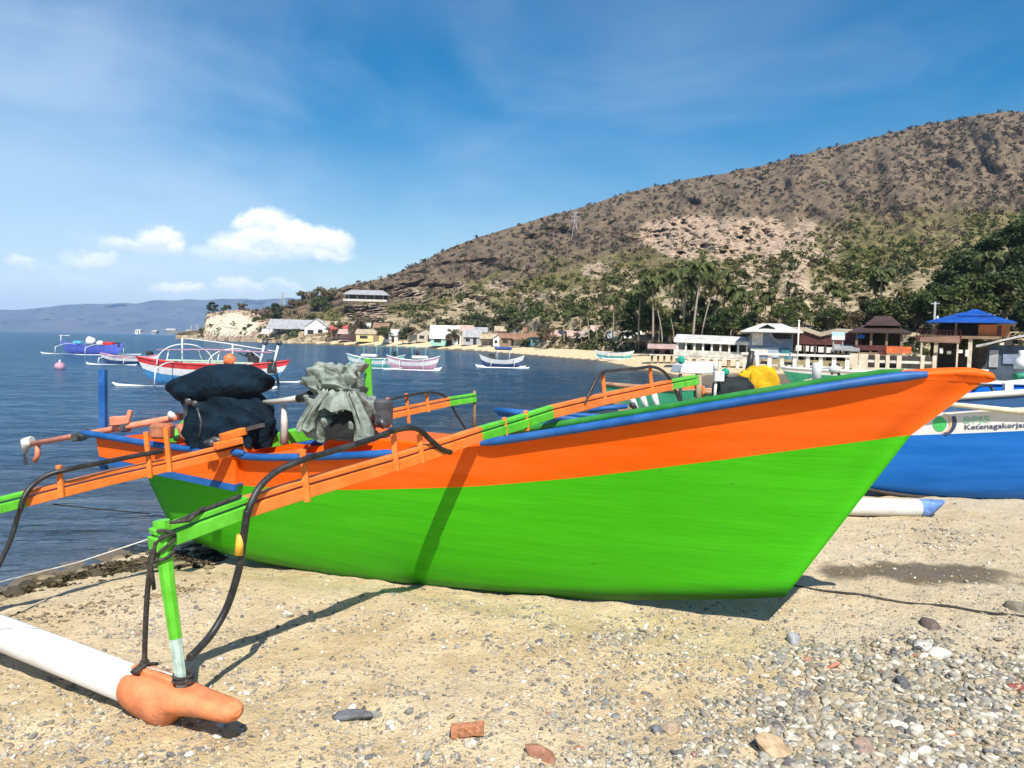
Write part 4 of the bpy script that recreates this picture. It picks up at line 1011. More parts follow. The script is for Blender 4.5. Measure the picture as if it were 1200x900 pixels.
    # loose flaps
    def flap(pts, wd, seed):
        rng = np.random.RandomState(seed); L = CATMULL([Vector(p) for p in pts], 7); rows = []
        for i, p in enumerate(L):
            t = i/(len(L)-1); w = wd*(.55+.6*t)
            rows.append([p+Vector((w*(j/11-.5), -.05*math.sin(pi*j/11)-.016*math.sin(j*1.9+seed+t*2), .012*math.sin(j*1.3+seed))) for j in range(12)])
        m = MB(); m.grid(rows, 0, True); o = m.build('tarpaulin_flap', TARP, root, fix=False); md = o.modifiers.new('t', 'SOLIDIFY'); md.thickness = .006
    flap([c+Vector((-8*k, -.20, 58*k)), c+Vector((-22*k, -.21, 40*k)), c+Vector((-32*k, -.20, 22*k)), c+Vector((-34*k, -.21, 12*k))], .12, 1)
    flap([c+Vector((16*k, -.19, 56*k)), c+Vector((26*k, -.22, 36*k)), c+Vector((33*k, -.23, 16*k)), c+Vector((33*k, -.22, 0*k))], .13, 2)
    flap([c+Vector((4*k, -.20, 57*k)), c+Vector((4*k, -.23, 48*k)), c+Vector((5*k, -.24, 36*k))], .26, 5)
    m = MB(); m.tube([at(309, 472, 5.75), at(334, 469, 5.65), at(352, 466, 5.6)], [.022, .02, .024], 10); tl = m.build('tiller', paint('pale_pole', (.5, .49, .45), .6, .2, 10), root)
    MB().tube([at(350, 467, 5.6), at(366, 463, 5.5)], [.032, .04], 10).build('grip', RUBBER, tl)
motors()

# ------------------------------------------------------------------ generic outrigger boat for those on the water and beach
def jukung(name, L, B, H, bands, label, group, booms=((-.18, 0), (.22, 0)), reach=2.2, float_mat=None, boom_mat=None, inner=None, bow_rise=.45, nose=True, floatL=.8, legs=True, fside=(1, -1), rail_mat=None):
    """local frame: x along (bow at +x), y to the left, z up from the keel; bands = [(fraction of height, material)] from the keel up"""
    root = empty(name, (0, 0, 0), label, 'boat', group); n = 22; LOCAL.add(root.name)
    def sec(s, h, sd):
        x = L*(s-.5); zt = H*(1+bow_rise*abs(2*s-1)**2.2); zk = H*.35*abs(2*s-1)**4
        b = B/2*(1-abs(2*s-1)**2.3)*(.12+.88*h**.55)
        xx = x*(1-.16*(1-h)*abs(2*s-1)**2)
        return Vector((xx, sd*max(.01, b), lerp(zk, zt, h)))
    h0 = 0.; nm = ['hull', 'strake', 'upper_strake', 'gunwale']
    for bi, (h1, mat) in enumerate(bands):
        m = MB(); k = 5 if bi == 0 else 2
        for sd in (1, -1): m.grid([[sec(i/n, lerp(h0, h1, j/k), sd) for i in range(n+1)] for j in range(k+1)])
        if bi == 0: m.grid([[sec(i/n, 0, 1) for i in range(n+1)], [sec(i/n, 0, -1) for i in range(n+1)]])
        m.build(nm[min(bi, 3)], mat, root); h0 = h1
    m = MB(); m.grid([[sec(i/n, .86, 1)*1 for i in range(n+1)], [sec(i/n, .86, -1) for i in range(n+1)]]); m.build('deck', inner or WHITEP, root)
    if rail_mat:
        for sd in (1, -1): MB().tube([sec(i/n, 1, sd)+Vector((0, 0, .01)) for i in range(n+1)], .035, 6).build('rail', rail_mat, root)
    bm_, fm_ = boom_mat or WHITEP, float_mat or PVC
    for fx, dz in booms:
        x = L*fx; y = B/2+reach; zt = H*1.08+dz; pts = [Vector((x, -y, H*.82)), Vector((x, -y*.55, zt*.98)), Vector((x, 0, zt)), Vector((x, y*.55, zt*.98)), Vector((x, y, H*.82))]
        pts = [p for p in pts if (p.y >= -.01 or -1 in fside) and (p.y <= .01 or 1 in fside)]
        b = MB().tube(CATMULL(pts, 4), .032, 6).build('boom', bm_, root)
        for sd in fside:
            if legs: MB().tube([Vector((x, sd*y, H*.86)), Vector((x+.05, sd*(y+.02), .12))], .028, 6).build('leg', bm_, b)
    for sd in fside:
        y = sd*(B/2+reach); h_ = L*floatL/2
        MB().tube([Vector((-h_, y, .18)), Vector((-h_*.94, y, .09)), Vector((-h_*.5, y, .03)), Vector((h_*.6, y, .03)), Vector((h_*.93, y, .09)), Vector((h_, y, .22))], [.03, .085, .095, .095, .085, .03], 8).build('float', fm_, root)
    return root
def put(root, p, rz, rx=0.): root.location = p; root.rotation_euler = (rx, 0, rz)
RED = paint('red_paint', (.55, .028, .03), .45, .2, 4)
TEAL = paint('teal_paint', (.10, .40, .38), .5, .2, 5)
SKYB = paint('light_blue_paint', (.10, .36, .52), .5, .2, 5)
NAVYP = paint('dark_blue_paint', (.012, .05, .16), .5, .2, 5)
BLUEW = paint('sea_blue_paint', (.03, .20, .42), .45, .2, 5)
VIOLET = paint('violet_blue_paint', (.09, .13, .52), .5, .2, 5)
PINK = paint('faded_pink_paint', (.50, .25, .34), .6, .2, 6)
PGREEN = paint('pale_green_paint', (.42, .55, .42), .6, .2, 6)
SEAGREEN = paint('sea_green_paint', (.02, .25, .13), .5, .2, 6)
BLACKM = paint('engine_black', (.02, .02, .022), .4, .3, 10)
ORG = paint('orange_plastic', (.75, .16, .05), .5, .2, 6)
WB = 'boats moored in the bay'
def water_boats():
    # red, white and blue boat with two hoops
    c = at(250, 443, 33); c.z = SEA-.12
    r_ = jukung('outrigger_boat', 6.6, 1.0, .95, [(.45, BLUEW), (.76, WHITEP), (1.0, RED)], 'red white and blue outrigger boat with two tall white hoops moored nearest in the bay', WB, booms=((.24, 0), (-.26, 0)), reach=1.75, inner=PGREEN, bow_rise=.28, floatL=1.0, rail_mat=RED)
    put(r_, c, R(180+4))
    for fx, hh in ((1.2, 1.25), (-.95, 1.05)):
        m = MB(); m.tube(CATMULL([Vector((fx+1.05*math.cos(q)*1.0, .0+.45*math.cos(q), .85+hh*.78*math.sin(q)**.8)) for q in [pi*i/10 for i in range(11)]], 2), .026, 6)
        hp = m.build('hoop', WHITEP, r_)
        MB().tube([(fx+.1, .1, .9), (fx+.1, .1, .85+hh)], .032, 6).build('stanchion', WHITEP, hp)
        for x in (fx+.75, fx-.75): MB().tube([(x, .25*(1 if x > fx else -1), .85), (x+(-.12 if x > fx else .12), .2, 1.55)], .028, 6).build('stanchion', WHITEP, hp)
    MB().tube([(2.3, .3, 1.55), (.1, .3, 1.62), (-2.6, .25, 1.55)], .03, 6).build('ridge_pole', PINK, r_)
    MB().tube([(1.2, .0, 2.08), (-.4, 0, 1.92), (-2.7, 0, 1.6)], .028, 6).build('ridge_pole', WHITEP, r_)
    for x in (-2.15, -2.75): 
        s_ = MB().tube([(x+.15, .2, .8), (x-.1, .2, 1.95)], .055, 7).build('stanchion', WHITEP, r_); MB().ball((x-.12, .2, 1.98), (.14, .12, .12), 8, 6).build('float_ball', DARKMETAL, s_)
    m = MB(); m.box((-1.75, .1, 1.2), (.42, .34, .34), bev=.06); m.ball((-1.6, .1, 1.42), (.2, .15, .14), 8, 6); m.tube([(-1.6, .1, 1.3), (-1.1, .1, 1.5)], .03, 6); m.build('outboard_engine', BLACKM, r_)
    m = MB(); m.box((-2.55, .1, .95), (.4, .3, .6), bev=.05); m.tube([(-2.7, .1, .9), (-2.85, .1, .1)], .06, 7); m.build('outboard_engine', BLACKM, r_)
    m = MB(); m.ball((-.75, .25, 1.2), (.27, .2, .27), 12, 8, 0, lambda d: 1+.12*math.sin(5*d.x+3*d.z)); m.build('life_vest_bundle', ORG, r_)
    m = MB(); m.box((.6, .1, 1.12), (2.6, .5, .05)); m.box((-.3, .3, 1.06), (3., .06, .09)); m.build('bench', PGREEN, r_)
    # violet blue boat far left
    c = at(108, 413, 74); c.z = SEA-.1
    r_ = jukung('outrigger_boat', 7.4, 1.3, .9, [(.5, VIOLET), (1., VIOLET)], 'violet blue outrigger boat with white bundles aboard, farthest left in the bay', WB, reach=1.9, inner=BLUE, booms=((.25, .1), (-.2, .1)), floatL=.95); put(r_, c, R(168))
    m = MB(); m.ball((.2, 0, 1.35), (.5, .4, .45), 10, 7, 0, lambda d: 1+.15*math.sin(6*d.x)); m.ball((-.9, 0, 1.15), (.35, .35, .3), 10, 7); m.build('sail_bundle', WHITEP, r_)
    m = MB(); m.box((-1.9, 0, 1.15), (1.1, .5, .35), bev=.05); m.build('cargo_box', RED, r_); m = MB(); m.box((-3.0, 0, 1.1), (.5, .4, .4), bev=.05); m.build('outboard_engine', BLACKM, r_)
    MB().tube([(3.6, 0, .9), (3.6, 0, 1.9)], .04, 5).build('mast', WHITEP, r_); MB().tube([(3.9, 0, 1.85), (2.6, 0, 1.85)], .03, 5).build('spar', WHITEP, r_)
    m = MB(); m.box((1.6, 0, 1.2), (.9, .5, .3), bev=.05); m.build('cabin_box', SKYB, r_)
    # small white and pink boat beyond the bow of the red one
    c = at(152, 422, 52); c.z = SEA-.1
    r_ = jukung('outrigger_boat', 4.6, .8, .6, [(.5, NAVYP), (.8, WHITEP), (1., PINK)], 'small dark hulled outrigger boat with pink and white rails behind the red boat', WB, reach=1.5, inner=NAVYP, booms=((.2, 0), (-.2, 0))); put(r_, c, R(172))
    m = MB(); m.box((-1.5, 0, .85), (.4, .3, .35), bev=.04); m.build('outboard_engine', BLACKM, r_)
    # two pale boats
    for (x, y, Y, L_, lab, hullm, deckm) in ((440, 429, 57.5, 4.6, 'mint and white outrigger boat, left of the pair moored off the far beach', TEAL, WHITEP), (484, 430, 56, 4.0, 'white and pink outrigger boat, right of the pair moored off the far beach', PINK, WHITEP)):
        c = at(x, y, Y); c.z = SEA-.08
        r_ = jukung('outrigger_boat', L_, .9, .75, [(.45, hullm), (.8, WHITEP), (1., hullm)], lab, WB, reach=1.3, inner=deckm, booms=((.2, 0), (-.22, 0)), floatL=1.05, rail_mat=WHITEP); put(r_, c, R(176 if x < 460 else 4))
        for q in (-1.2, -.1, .9): 
            MB().tube([(q, .1, .7), (q, .1, 1.75)], .022, 5).build('stanchion', TEAL, r_)
        MB().tube([(-1.3, .1, 1.72), (1., .1, 1.72)], .02, 5).build('ridge_pole', TEAL, r_)
        m = MB(); m.box((-1.5 if x < 460 else .2, 0, 1.0), (.35, .3, .4), bev=.05); m.ball((-1.45 if x < 460 else .3, 0, 1.3), .15, 8, 6); m.build('outboard_engine', BLACKM, r_)
        m = MB(); m.box((.5, 0, .98), (1.2, .5, .22), bev=.05); m.build('cabin_box', WHITEP, r_)
    # boat with a blue awning
    c = at(588, 426, 66); c.z = SEA-.06
    r_ = jukung('outrigger_boat', 4.0, 1.0, .7, [(.5, NAVYP), (1., WHITEP)], 'white outrigger boat with a dark blue awning moored alone off the beach huts', WB, reach=1.2, inner=WHITEP, booms=((.25, 0), (-.25, 0)), floatL=1.15, bow_rise=.7); put(r_, c, R(184))
    m = MB(); m.box((-.1, 0, 1.72), (1.5, 1.0, .30), bev=.1); aw = m.build('awning', paint('awning_blue', (.012, .06, .22), .7, .2, 5), r_)
    for x in (-.65, .45):
        for y in (-.4, .4): MB().tube([(x, y, .7), (x, y, 1.73)], .025, 5).build('stanchion', WHITEP, r_)
    m = MB(); m.box((.9, 0, 1.0), (.5, .4, .45), bev=.06); m.build('cabin_box', BLACKM, r_)
    # buoy
    c = gz(70, 432, SEA); m = MB(); m.ball((0, 0, .12), (.28, .28, .25), 12, 8); r_ = empty('mooring_buoy', (c.x, c.y, SEA), 'small pale pink buoy floating alone left of the blue post', 'buoy'); o = m.build('buoy_float', PINK, None); o.parent = r_
    MB().tube([(0, 0, .3), (0, 0, .5)], .05, 6).build('buoy_ring', WHITEP, None).parent = r_
water_boats()

# ------------------------------------------------------------------ the blue boat on the sand at the right
def right_boat():
    c = gz(1150, 583, 0.0); Yc = 8.35
    root = empty('outrigger_boat', (5.9, Yc, 0), 'blue outrigger boat with a white lettered band beached behind the bow of the green boat', 'boat')
    ZK = -.035
    BLU = paint('bright_blue_paint', (.002, .125, .46), .45, .14, 2.2, (.4, .4, 4), .12, chips=.02, chip_rgb=(.15, .28, .4), dirt=.05, spec=.2)
    x0, x1 = 3.35, 9.4
    def HP(u, h, sd=-1, off=0.):
        """u 0..1 along, h 0 keel .. 1 white band foot .. 2 band head .. 3 gunwale; sd -1 towards the viewer"""
        x = lerp(x0, x1, u); z1 = .723+.085*(x-4.29)
        z2 = z1+.235+.025*(x-4.5); z3 = z2+.15
        q = abs(2*u-1); b = .52*(1-q**2.6)
        if h <= 1: z = lerp(ZK+.25*q**4, z1, h); k = .10+.78*h**.5
        elif h <= 2: z = lerp(z1, z2, h-1); k = .88+.08*(h-1)
        else: z = lerp(z2, z3, h-2); k = .96+.04*(h-2)
        return Vector((x, Yc+sd*max(.015, b*k+off), z))
    n = 44
    for nm, ha, hb, k, mat in (('hull', 0, 1, 10, BLU), ('lettered_band', 1, 2, 3, WHITEP), ('upper_strake', 2, 3, 2, paint('dusty_blue_paint', (.02, .085, .22), .6, .2, 4))):
        m = MB()
        for sd in (-1, 1): m.grid([[HP(i/n, lerp(ha, hb, j/k), sd) for i in range(n+1)] for j in range(k+1)])
        if nm == 'hull': m.grid([[HP(i/n, 0, -1) for i in range(n+1)], [HP(i/n, 0, 1) for i in range(n+1)]])
        o = m.build(nm, mat, root)
        if nm == 'lettered_band': band = o
    m = MB(); m.grid([[HP(i/n, 2.75, -1, -.02) for i in range(n+1)], [HP(i/n, 2.75, 1, -.02) for i in range(n+1)]]); m.build('deck', BLU, root)
    for sd in (-1, 1): MB().tube([HP(i/n, 3, sd)+Vector((0, 0, .01)) for i in range(1, n)], .032, 8).build('rail', WHITEP, root)
    MB().tube([HP(i/n, .03, -1, .01)+Vector((0, -.01, 0)) for i in range(2, n-1)], .025, 6).build('keel_strip', paint('dark_antifouling', (.03, .022, .02), .7, .3, 8), root)
    # lettering and roundel laid on the band
    def bandpt(px_, py_, off):
        r_ = ray(px_, py_); best = None
        Y = Yc-.48
        for _ in range(30):
            p = at(px_, py_, Y); u = (p.x-x0)/(x1-x0); q = abs(2*u-1); z1 = .723+.085*(p.x-4.29); z2 = z1+.235+.025*(p.x-4.5); h = max(0, min(1, (p.z-z1)/(z2-z1)))
            Y = Yc-(.52*(1-q**2.6)*(.88+.08*h))-off
        return at(px_, py_, Y)
    def text(body, px0, py0, px1, hpx, mat, dy):
        cu = bpy.data.curves.new('lettering', 'FONT'); cu.body = body; cu.size = 1; cu.resolution_u = 3; cu.offset = .012
        ob = bpy.data.objects.new('lettering', cu); COL.objects.link(ob)
        me = bpy.data.meshes.new_from_object(ob.evaluated_get(bpy.context.evaluated_depsgraph_get())); bpy.data.objects.remove(ob)
        xs = [v.co.x for v in me.vertices]; w = max(xs)-min(xs); lo = min(xs)
        bmt = bmesh.new(); bmt.from_mesh(me); bmesh.ops.triangulate(bmt, faces=bmt.faces); bmesh.ops.subdivide_edges(bmt, edges=[e for e in bmt.edges if e.calc_length() > .25], cuts=1); bmt.to_mesh(me); bmt.free()
        off = parent_loc(band)
        for v in me.vertices:
            k = (v.co.x-lo)/w; p = bandpt(lerp(px0, px1, k), py0+dy*k-v.co.y*hpx, .006); v.co = p-off
        me.materials.append(mat); o = bpy.data.objects.new('lettering', me); COL.objects.link(o); o.parent = band
    TG = paint('letter_green', (.22, .52, .30), .5, .1, 20); TN = paint('letter_navy', (.03, .05, .12), .5, .1, 20); TO = paint('letter_orange', (.75, .42, .25), .5, .1, 20); TD = paint('emblem_green', (.05, .45, .11), .5, .1, 20)
    text('BPJS', 1129.5, 495.5, 1160, 9.6, TG, -1.2)
    text('Ketenagakerjaan', 1130.5, 503.5, 1209, 8.4, TN, -3.2)
    def disc(fn, mat, off, nm='emblem'):
        pts = fn; vs = [bandpt(x, y, off)-parent_loc(band) for x, y in pts]
        me = bpy.data.meshes.new(nm); me.from_pydata([tuple(v) for v in vs], [], [list(range(len(vs)))]); me.materials.append(mat); o = bpy.data.objects.new(nm, me); COL.objects.link(o); o.parent = band
    disc([(1101.5+8.0*math.cos(q), 497+8.6*math.sin(q)) for q in [2*pi*i/24 for i in range(24)]], TD, .006)
    def cres(cx, cy, r0, r1, a0, a1, shift):
        o_ = [(cx+r1*math.cos(q), cy+r1*math.sin(q)) for q in [lerp(a0, a1, i/14) for i in range(15)]]
        i_ = [(cx-shift+r0*math.cos(q), cy-shift*.3+r0*math.sin(q)) for q in [lerp(a1, a0, i/14) for i in range(15)]]
        return o_+i_
    disc(cres(1103, 496.3, 11, 12.6, R(-75), R(80), .8), TO, .006)
    disc(cres(1105, 494.5, 13.5, 16.2, R(-25), R(78), 2.2), TN, .006)
    # deck gear
    zt = lambda x: HP((x-x0)/(x1-x0), 3)[2]
    m = MB(); m.box((5.5, Yc+.05, 1.22), (1.15, .5, .14), bev=.03); m.build('deck_box', BLU, root); m = MB(); m.box((5.55, Yc+.05, 1.305), (1.2, .55, .03), bev=.01); m.build('deck_lid', WHITEP, root)
    m = MB(); m.bar((4.9, Yc-.2, 1.31), (5.5, Yc+.6, 1.43), .30, .02); m.build('plank', WHITEP, root)
    m = MB(); a = at(1085, 471, Yc-.5); b = at(1215, 484, Yc-.5); m.tube([a, lerp(a, b, .5), b], [.022, .028, .03], 8); m.build('pole', paint('bamboo', (.62, .55, .38), .6, .2, 12), root)
    hoop = [at(1141, 458, Yc-.3), at(1146, 453, Yc-.3), at(1156, 451.5, Yc-.3), at(1162, 454, Yc-.3), at(1166, 464, Yc-.35), at(1168, 472, Yc-.4)]
    MB().tube(CATMULL(hoop, 4), .016, 6).build('hoop', RUBBER, root)
    MB().bar(at(1181, 476, Yc-.38), at(1181, 449, Yc-.38), .09, .05, up=(0, 1, 0)).build('post', WHITEP, root)
    # near float with a worn blue tip
    z = .085; p0 = gz(1078, 595.5, z); p1 = gz(900, 591, z); d = (p0-p1).normalized()
    e = p0-d*3.1
    flo = MB().tube([e, lerp(e, p0, .5), p0], .088, 18).build('float', PVC, root)
    CT = paint('worn_blue_tip', (.10, .20, .46), .6, .3, 9, (1, 1, 1), .3, chips=.55, chip_rgb=(.32, .42, .62))
    m = MB(); rows = []
    for t_, hh, dz, ww in ((-.01, .092, 0, .092), (.05, .093, 0, .09), (.12, .075, .018, .07), (.19, .04, .05, .045), (.235, .015, .072, .02)):
        cc = p0+d*t_+Vector((0, 0, dz)); rows.append([cc+Vector((-d.y, d.x, 0))*ww*math.cos(q)+Vector((0, 0, 1))*hh*math.sin(q) for q in [2*pi*j/16 for j in range(16)]])
    m.grid(rows, 0, True, True); m.poly(rows[0]); m.poly(rows[-1]); m.build('nose', CT, flo)
    for x in (3.75, 8.0):
        yb = p0.y+(p0.x-x)*-(d.y/d.x)
        b = MB().tube(CATMULL([Vector((x, Yc+.6, 1.05)), Vector((x, Yc-.4, 1.02)), Vector((x, p0.y+.2, .80)), Vector((x, p0.y, .72))], 4), .035, 7).build('boom', WHITEP, root) if x > 6 else None
        if x > 6: MB().tube([(x, p0.y, .78), (x, p0.y, .1)], .03, 7).build('leg', WHITEP, root)
    return root
right_boat()

# ------------------------------------------------------------------ the clutter behind the green boat: more beached boats
def behind():
    # blue hulled boat on the water's edge whose gear shows over the rail
    Y = 9.6; c = at(860, 560, Y); c.z = gh(c.x, c.y)-.33
    r_ = jukung('outrigger_boat', 6.2, 1.0, .98, [(.5, WHITEP), (.85, BLUE), (1., BLUE)], 'blue boat mostly hidden behind the green boat, with a white canopy and black tarpaulin', 'boats drawn up on the beach', booms=(), fside=(), inner=GREEN_IN, bow_rise=.12, rail_mat=BLUE)
    put(r_, c, R(2))
    L0 = c
    def loc(p): return p-L0
    rot = Matrix.Rotation(-R(2), 3, 'Z')
    def Lp(x, y, Y_): return rot @ (at(x, y, Y_)-L0)
    for k, x in enumerate((743, 755, 768)):
        MB().tube([Lp(x+3, 480, Y-.25), Lp(x-4+k, 463-k*1.5, Y-.25)], .038, 8).build('peg', WHITEP, r_)
    MB().tube([Lp(690, 481, Y-.3), Lp(712, 478, Y-.3), Lp(735, 476, Y-.3)], .03, 8).build('pole', BLUE, r_)
    m = MB(); m.tube([Lp(738, 476, Y-.35), Lp(742, 474, Y-.35), Lp(744, 479, Y-.35)], .035, 7); m.build('cleat', BLACKM, r_)
    # canopy on two posts
    can = [(796, 437), (800, 428), (812, 425), (841, 424), (842, 436), (830, 438), (812, 438)]
    m = MB(); m.prism([Lp(x, y, Y+.1) for x, y in can], (0, .5, 0)); m.build('canopy', WHITEP, r_, bevel=.01)
    for x in (797.5, 818.5): 
        m = MB(); m.tube([Lp(x, 438, Y+.15), Lp(x, 478, Y+.15)], .022 if x < 810 else .042, 7); m.build('stanchion', WOOD if x > 810 else DARKMETAL, r_)
    m = MB(); m.tube([Lp(838.5, 424, Y+.1), Lp(838.5, 436, Y+.1)], .03, 6); m.build('stanchion', WHITEP, r_)
    m = MB(); m.box(Lp(842, 441, Y-.1), (.125, .1, .135), bev=.01); bx = m.build('switch_box', WHITEP, r_); MB().tube([Lp(839, 446, Y-.1), Lp(837, 470, Y-.1)], .02, 7).build('stanchion', WHITEP, bx)
    for x, y in ((798, 422), (850, 436)): m = MB(); m.box(Lp(x, y, Y), (.09, .1, .10), bev=.03); m.build('teal_jerrycan', paint('teal_plastic', (.01, .30, .22), .4, .1, 5), r_)
    m = MB(); m.bar(Lp(799, 454, Y+.2), Lp(822, 452, Y+.2), .05, .05); m.bar(Lp(824, 452, Y+.2), Lp(824.5, 468, Y+.2), .03, .03, up=(0, 1, 0)); m.bar(Lp(805, 472, Y-.1), Lp(826, 470, Y-.1), .05, .04); m.build('plank', ORANGE_W, r_)
    m = MB(); m.bar(Lp(796, 462, Y+.25), Lp(818, 461, Y+.25), .1, .08); m.build('plank', SEAGREEN, r_)
    # black tarpaulin heap amidships
    k = (Y)/F; cc = Lp(856, 476, Y+.1); drape('tarpaulin', cc, [(-8*k, 24*k, .2, 0, 1), (12*k, 23*k, .2, 1*k, .8), (26*k, 21*k, .18, 2*k, .6), (33*k, 17*k, .15, 2*k, .5), (35*k, 6*k, .06, 2*k, .3)], cloth_mat('black_tarpaulin', (.010, .014, .016), (.03, .036, .036), 4, .4), r_, nf=6, seed=4, fold=.014, crump=.02, n=48)
    # yellow bundle on a second boat farther out
    Y = 13.0; c = at(905, 500, Y); c.z = gh(c.x, c.y)-.05
    r2 = jukung('outrigger_boat', 6.0, .95, .95, [(.6, WOOD), (1., SEAGREEN)], 'weathered brown and green boat carrying the yellow bundle behind the green boat', 'boats drawn up on the beach', booms=(), fside=(), inner=WOOD, bow_rise=.1, rail_mat=paint('old_beam', (.36, .20, .12), .8, .3, 8)); put(r2, c, R(1))
    YEL = cloth_mat('yellow_tarpaulin', (.50, .27, .008), (.66, .40, .015), 5, .5)
    k = Y/F; cc = at(890, 468, Y)
    e = empty('yellow_bundle', cc, 'bright yellow tarpaulin bundle with a knotted lobe standing behind the green boat rail', 'bundle')
    drape('bundle_body', cc, [(0, 16*k, .2, 0, 1), (14*k, 18*k, .22, 0, .8), (30*k, 17.5*k, .2, 0, .6), (36*k, 15*k, .17, -1*k, .9), (39*k, 5*k, .06, -3*k, .3)], YEL, e, nf=7, seed=6, fold=.02, crump=.03, n=56)
    m = MB(); m.ball(cc+Vector((-17*k, -.06, 26*k)), (10*k, .12, 8*k), 16, 12, 0, lambda d: 1+.16*math.sin(7*d.x+5*d.z)+.1*math.sin(11*d.y+3)); m.build('knotted_lobe', YEL, e)
    # leaning dark pole
    e = empty('mooring_pole', at(879, 442, 13.4), 'black and pale double pole standing just behind the yellow bundle', 'pole')
    MB().tube([at(876, 440, 13.4), at(879, 425, 13.4), at(881, 411, 13.4)], [.07, .06, .05], 8).build('dark_pole', RUBBER, e); MB().tube([at(886, 440, 13.4), at(887, 412, 13.4)], .035, 8).build('pale_pole', PVC, e)
    # bollard like white post and the small engine frame next to it
    e = empty('mooring_post', at(957, 452, 14.5), 'short white headed post by the rail in front of the wet flat', 'post')
    m = MB(); m.tube([at(957, 448, 14.5), at(957, 436, 14.5), at(957.5, 427, 14.5), at(957.5, 425, 14.5)], [.085, .085, .095, .06], 10); m.build('post_head', WHITEP, e)
    m = MB(); m.tube([at(956, 462, 14.5), at(957, 447, 14.5)], [.12, .1], 10); m.build('post_foot', paint('grey_wrap', (.35, .36, .42), .8, .3, 20), e)
    m = MB(); m.prism([at(944, 448, 14.5), at(952, 443, 14.5), at(953, 448, 14.5)], (0, .2, 0)); m.build('bracket', paint('cream_board', (.6, .48, .34), .7, .2, 9), e)
    e = empty('boat_engine', at(975, 446, 15), 'small dark engine with a curved hose and white cap beside the white headed post', 'engine')
    MB().tube([at(962, 462, 14.9), at(970, 448, 14.9), at(976, 444, 14.9)], .045, 7).build('shaft', BLACKM, e)
    MB().tube(CATMULL([at(972, 452, 15), at(980, 452, 15), at(985, 445, 15), at(981, 436, 15), at(974, 438, 15)], 4), .03, 7).build('hose', BLACKM, e)
    m = MB(); m.ball(at(978, 433, 15), (.12, .1, .09), 10, 7); m.build('cap', WHITEP, e)
    m = MB(); m.box(at(978, 446, 15.05), (.16, .12, .14), bev=.03); m.build('engine_block', STEEL, e)
    # green boat on the flat
    Y = 24; c = at(1010, 462, Y); c.z = gh(c.x, c.y)+.25
    r3 = jukung('outrigger_boat', 5.4, 1.0, .72, [(.55, SEAGREEN), (.8, SEAGREEN), (1., WHITEP)], 'sea green boat with a white gunwale lying on the flat before the village', 'boats drawn up on the beach', booms=((-.2, 0), (.2, 0)), reach=1.2, inner=SEAGREEN, bow_rise=.1, rail_mat=WHITEP, fside=(1,)); put(r3, c, R(3))
    # light blue boat at the right edge
    Y = 13; c = at(1215, 478, Y); c.z = gh(c.x, c.y)+.1
    r4 = jukung('outrigger_boat', 3.6, .9, .92, [(.45, BLUEW), (.75, SKYB), (1., SKYB)], 'pale turquoise boat cut off by the right edge of the picture above the blue boat', 'boats drawn up on the beach', booms=(), fside=(), inner=WHITEP, bow_rise=.25, rail_mat=TEAL); put(r4, c, R(8))
    MB().tube([at(1160, 441, 11.5)-c, at(1190, 437, 11.5)-c], .06, 8).build('pole', SEAGREEN, r4)
    m = MB(); q_ = at(1194, 424, 13)-c; m.tube([q_+Vector((0, 0, -.12)), q_+Vector((.0, 0, .02)), q_+Vector((.03, 0, .1)), q_+Vector((.03, 0, .2))], [.1, .11, .06, .07], 9); m.build('sack', WHITEP, r4)
    # white boat on the far beach, seen between the booms
    c = at(720, 417, 96); c.z = gh(c.x, c.y)+.1
    r5 = jukung('outrigger_boat', 5.2, 1.0, .8, [(.5, TEAL), (1., WHITEP)], 'pale turquoise boat pulled up on the far sand below the beach huts', 'boats drawn up on the beach', inner=WHITEP, reach=1.3); put(r5, c, R(185))
behind()

# ------------------------------------------------------------------ the village
def roofing(name, rgb, rib=4., rough=.6):
    t = new_mat(name); co = t.coord(); n = t.noise(co, 1.2, 5, .6); w = t.node('ShaderNodeTexWave'); t.put(w.inputs['Vector'], co); w.inputs['Scale'].default_value = rib
    c = t.mix(t.ramp(n, .35, .7), rgb, tuple(k*.62 for k in rgb)); c = t.mix(t.math('MULTIPLY', t.ramp(t.noise(co, 3.5, 4, .6), .55, .75), .4), c, (.2, .11, .06))
    t.put(t.bsdf.inputs['Base Color'], c); t.bsdf.inputs['Roughness'].default_value = rough
    t.put(t.bsdf.inputs['Normal'], t.bump(w.outputs['Fac'], .35, .05)); return t.mat
RF = {'tin': roofing('tin_roof', (.55, .53, .50)), 'white': roofing('white_roof', (.66, .64, .58)), 'rust': roofing('rusty_roof', (.27, .15, .09)), 'tan': roofing('tan_roof', (.45, .36, .24)),
      'thatch': roofing('thatch_roof', (.24, .18, .11), 9., .95), 'grey': roofing('grey_roof', (.36, .36, .36)), 'brown': roofing('brown_roof', (.062, .032, .024)), 'red': roofing('red_roof', (.48, .06, .045)), 'blue': roofing('blue_roof', (.008, .085, .42), 5., .4), 'pink': roofing('pink_roof', (.52, .36, .30)), 'yellow': roofing('yellow_roof', (.55, .44, .15)), 'maroon': roofing('maroon_board', (.105, .026, .020))}
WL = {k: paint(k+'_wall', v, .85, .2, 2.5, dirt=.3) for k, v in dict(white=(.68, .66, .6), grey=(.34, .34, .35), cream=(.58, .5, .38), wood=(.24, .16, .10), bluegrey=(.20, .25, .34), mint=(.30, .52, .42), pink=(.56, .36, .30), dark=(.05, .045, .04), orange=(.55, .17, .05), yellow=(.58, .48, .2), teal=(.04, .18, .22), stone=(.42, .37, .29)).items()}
DARKOP = paint('dark_opening', (.012, .012, .013), .8, .2, 4)
CONC = paint('pale_concrete', (.56, .53, .46), .85, .25, 2.5, dirt=.35)
